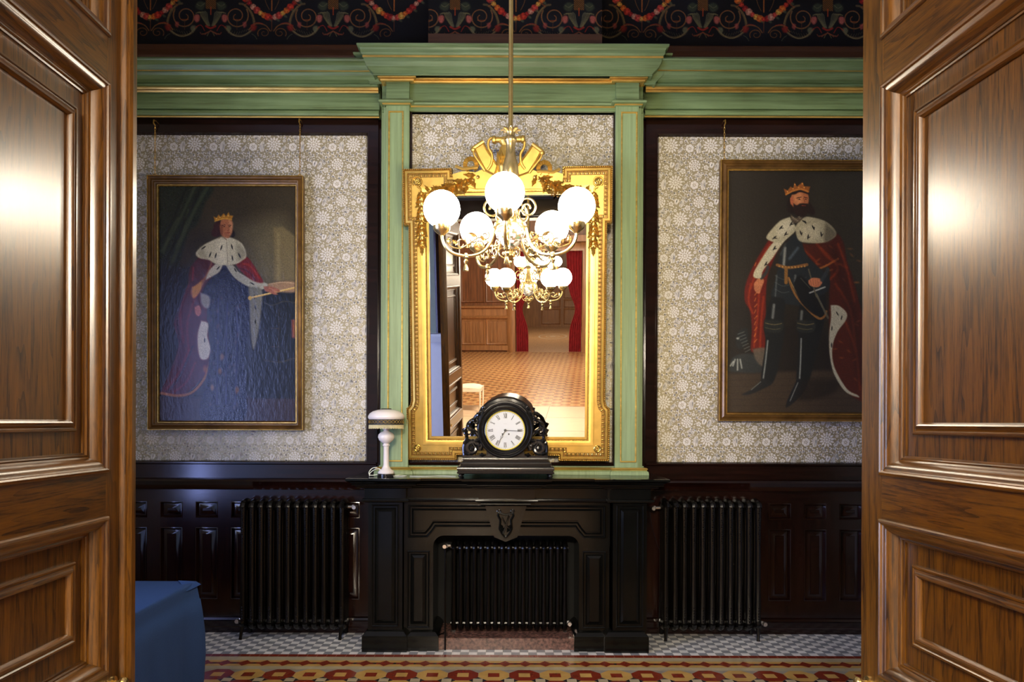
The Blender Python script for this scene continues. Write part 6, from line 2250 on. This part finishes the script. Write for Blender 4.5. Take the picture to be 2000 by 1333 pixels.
# ================================================================== WHAT THE MIRROR SHOWS: near wall and the hall behind
bdm = MB()
bdm.add([(-1.52 + 0.0, 1.20, 0.001), (-1.21, 1.20, 0.001), (-1.21, 1.14, 1.9), (-1.52, 1.14, 1.9), (-1.52, 1.225, 0.001), (-1.21, 1.225, 0.001), (-1.21, 1.165, 1.9), (-1.52, 1.165, 1.9)], [(0, 1, 2, 3), (7, 6, 5, 4), (0, 4, 5, 1), (1, 5, 6, 2), (2, 6, 7, 3), (3, 7, 4, 0)])
bt = thing('display_board', 'tall white board leaning beside the doorway, seen at the left of the mirror', 'board', (-1.36, 1.2, 0))
bdm.build('board', M['white_board'], bt)
MB().add([(-1.53, 1.236, 1.80), (-1.20, 1.236, 1.80), (-1.20, 1.13, 1.90), (-1.53, 1.13, 1.90), (-1.53, 1.17, 1.80), (-1.20, 1.17, 1.80), (-1.20, 1.13, 1.912), (-1.53, 1.175, 1.912)], [(0, 1, 2, 3), (0, 3, 7, 4), (1, 5, 6, 2), (2, 6, 7, 3)]).build('top_edge', M['white_board'], bt)

HY = -14.8
HX0, HX1 = -6.5, 6.5
tag(MB().box(HX0, HX1, -4.2, 0.7, -0.06, 0.0).build('floor_hall_stone', M['stone']), kind='structure')
sl = MB()
for k in range(4):
    sl.box(HX0, HX1, -4.21 + k * 1.2, -4.20 + k * 1.2, 0.0, 0.001)
for k in range(9):
    sl.box(-5.5 + k * 1.32, -5.49 + k * 1.32, -4.2, 0.7, 0.0, 0.001)
tag(sl.build('trim_stone_joints', M['brown_cove']), kind='structure')


def hall_floor_mat():
    t = NT('hall_mosaic')
    tc = t.n('ShaderNodeTexCoord')
    mp = t.n('ShaderNodeMapping')
    t.l(tc.outputs['Object'], mp.inputs[0])
    mp.inputs['Rotation'].default_value = (0, 0, R(45))
    ck_ = t.n('ShaderNodeTexChecker')
    ck_.inputs['Scale'].default_value = 9.0
    ck_.inputs['Color1'].default_value = (0.42, 0.16, 0.055, 1)
    ck_.inputs['Color2'].default_value = (0.58, 0.34, 0.14, 1)
    t.l(mp.outputs[0], ck_.inputs[0])
    c2 = t.n('ShaderNodeTexChecker')
    c2.inputs['Scale'].default_value = 5.0
    c2.inputs['Color1'].default_value = (0.14, 0.07, 0.04, 1)
    c2.inputs['Color2'].default_value = (0.60, 0.38, 0.18, 1)
    t.l(tc.outputs['Object'], c2.inputs[0])
    t.l(t.mix(0.4, ck_.outputs[0], c2.outputs[0]), t.b.inputs['Base Color'])
    t.set(Roughness=0.24)
    t.bump(t.noise(7, (1, 0.4, 1)), 0.04, 0.004)
    return t.m


tag(MB().box(HX0, HX1, HY, -4.2, -0.06, 0.0).build('floor_hall_mosaic', hall_floor_mat(), smooth=0), kind='structure')
tag(MB().box(HX0, HX1, HY, 0.66, CEIL, CEIL + 0.1).build('ceiling_hall', M['plaster']), kind='structure')
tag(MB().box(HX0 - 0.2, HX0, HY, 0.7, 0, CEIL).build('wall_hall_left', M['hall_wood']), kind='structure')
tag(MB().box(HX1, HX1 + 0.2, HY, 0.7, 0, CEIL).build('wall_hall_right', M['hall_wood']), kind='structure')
tag(MB().box(HX0, -DW - 0.3, 0.60, 0.7, 0, CEIL).box(DW + 0.3, HX1, 0.60, 0.7, 0, CEIL).box(-DW - 0.3, DW + 0.3, 0.6, 0.7, 3.35, CEIL).build('wall_hall_near', M['hall_wood']), kind='structure')
D0, D1, DH = -2.0, 0.28, 3.4
we = MB().box(HX0, D0, HY - 0.3, HY, 0, CEIL).box(D1, HX1, HY - 0.3, HY, 0, CEIL).box(D0, D1, HY - 0.3, HY, DH, CEIL)
tag(we.build('wall_hall_end', M['hall_wood']), kind='structure')
# panelling of the end wall beside the doorway
pe = thing('trim_hall_panelling', loc=(-4, HY, 0), kind='structure')
a = MB()
a.sweep([(D0 - 0.1, HY), (HX0, HY)], [(0.0, 0.05), (-0.06, 0.06), (-0.06, 0.22), (-0.005, 0.24), (-0.005, 1.12), (-0.08, 1.16), (-0.10, 1.22), (-0.02, 1.26), (-0.02, 1.48), (-0.12, 1.53), (-0.12, 1.57), (0.0, 1.60)], False, lambda u, v, w_: (u, v + 0.0, w_))
a.build('dado', M['hall_wood_light'], pe)
for k in range(5):
    x = -2.25 - k * 0.86
    q = MB().sweep([(x, 0.3), (x - 0.72, 0.3), (x - 0.72, 1.08), (x, 1.08)], [(0.0, 0.0), (0.0, 0.03), (0.03, 0.04), (0.06, 0.01)], True, lambda u, v, w_: (u, HY + w_, v))
    for s_ in range(5):
        q.box(x - 0.13 - s_ * 0.12, x - 0.09 - s_ * 0.12, HY, HY + 0.05, 0.36, 1.02)
    q.build('panel', M['hall_wood_light'], pe)
    q = MB().sweep([(x, 1.75), (x - 0.72, 1.75), (x - 0.72, 3.2), (x, 3.2)], [(0.0, 0.0), (0.0, 0.03), (0.03, 0.04), (0.06, 0.01)], True, lambda u, v, w_: (u, HY + w_, v))
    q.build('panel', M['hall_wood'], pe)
dc = MB().sweep([(D0, 0.0), (D0, DH), (D1, DH), (D1, 0.0)], [(0.0, 0.0), (0.0, 0.10), (0.06, 0.12), (0.22, 0.10), (0.3, 0.03), (0.3, 0.0)], False, lambda u, v, w_: (u, HY + w_, v), True)
dc.box(D0 - 0.3, D1 + 0.3, HY, HY + 0.25, DH + 0.3, DH + 0.5)
tag(dc.build('trim_hall_doorway', M['hall_wood_light']), kind='structure')


def curtain(side):
    x0 = D0 + 0.02 if side < 0 else D1 - 0.02
    mb = MB()
    n, m = 60, 26
    vs, fs = [], []
    for j in range(m + 1):
        z = DH * j / m
        tie = math.exp(-((z - 1.45) / 0.45) ** 2)
        wd = 0.42 - 0.20 * tie + 0.12 * max(0, (z - 1.6) / 1.8)
        for i in range(n + 1):
            t = i / n
            x = x0 - side * wd * t
            y = HY - 0.12 + 0.05 * math.sin(t * 34 + 0.5 * math.sin(z * 2)) * (1 - 0.5 * tie)
            vs.append((x, y, z + 0.002))
    for j in range(m):
        for i in range(n):
            a = j * (n + 1) + i
            fs.append((a, a + 1, a + n + 2, a + n + 1))
    mb.add(vs, fs)
    return mb.build('curtain', M['red_cloth'], smooth=60)


tag(curtain(-1), 'dark red velvet curtain tied back left of the far doorway, reflected in the mirror', 'curtain')
tag(curtain(1), 'dark red velvet curtain tied back right of the far doorway, reflected in the mirror', 'curtain')
tag(MB().box(-5, 3.5, -27.2, HY - 0.0, -0.06, -0.0005).build('floor_back_room', M['parquet']), kind='structure')
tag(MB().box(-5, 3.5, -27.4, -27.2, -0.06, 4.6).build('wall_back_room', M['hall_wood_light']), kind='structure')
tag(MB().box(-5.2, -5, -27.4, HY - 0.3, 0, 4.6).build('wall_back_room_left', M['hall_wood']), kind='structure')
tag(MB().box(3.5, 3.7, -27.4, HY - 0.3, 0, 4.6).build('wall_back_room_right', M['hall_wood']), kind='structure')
tag(MB().box(-5, 3.5, -27.4, HY - 0.3, 4.6, 4.7).build('ceiling_back_room', M['plaster']), kind='structure')
dd_ = thing('door_3', loc=(-0.9, -27.15, 0), kind='structure')
for k, xx in enumerate((-2.0, -0.88)):
    q = MB().box(xx, xx + 1.10, -27.19, -27.12, 0.0, 3.2)
    for z0, z1 in ((0.2, 0.85), (1.05, 1.3), (1.5, 2.9)):
        q.sweep([(xx + 0.95, z0), (xx + 0.15, z0), (xx + 0.15, z1), (xx + 0.95, z1)], [(0.0, 0.0), (0.0, 0.03), (0.04, 0.04), (0.08, 0.0)], True, lambda u, v, w_: (u, -27.12 + w_, v))
    q.build('door_leaf', M['hall_wood_light'], dd_)
inl = MB()
for r0, r1 in ((0.25, 0.30), (0.55, 0.62)):
    inl.lathe([(r0, 0.001), (r1, 0.001)], (-1.05, -21.3, 0), 32, sy=2.2)
inl.lathe([(0.0, 0.001), (0.14, 0.001)], (-1.05, -21.3, 0), 8, sy=2.2)
tag(inl.build('trim_floor_inlay', M['stone']), kind='structure')
area_light('back_room_light', (-1.0, -20.5, 4.5), (0, 0, 0), 2.5, 2.5, 260, (1.0, 0.86, 0.66))

stl = thing('stool', 'cream upholstered stool on thin legs standing in the hall, reflected in the mirror', 'stool', (-1.72, -3.7, 0))
MB().box(-2.0, -1.52, -3.9, -3.45, 0.40, 0.47).build('seat_rail', M['stool_cloth'], stl)
q = MB()
q.ball((-1.76, -3.675, 0.475), 1.0, 20, (0.25, 0.235, 0.055))
q.build('seat', M['stool_cloth'], stl)
for (x, y) in ((-1.98, -3.88), (-1.54, -3.88), (-1.98, -3.47), (-1.54, -3.47)):
    MB().tube([(x, y, 0.42), (x, y, 0.2), (x * 1.008, y, 0.002)], [0.022, 0.016, 0.011], 8).build('leg', M['stool_cloth'], stl)
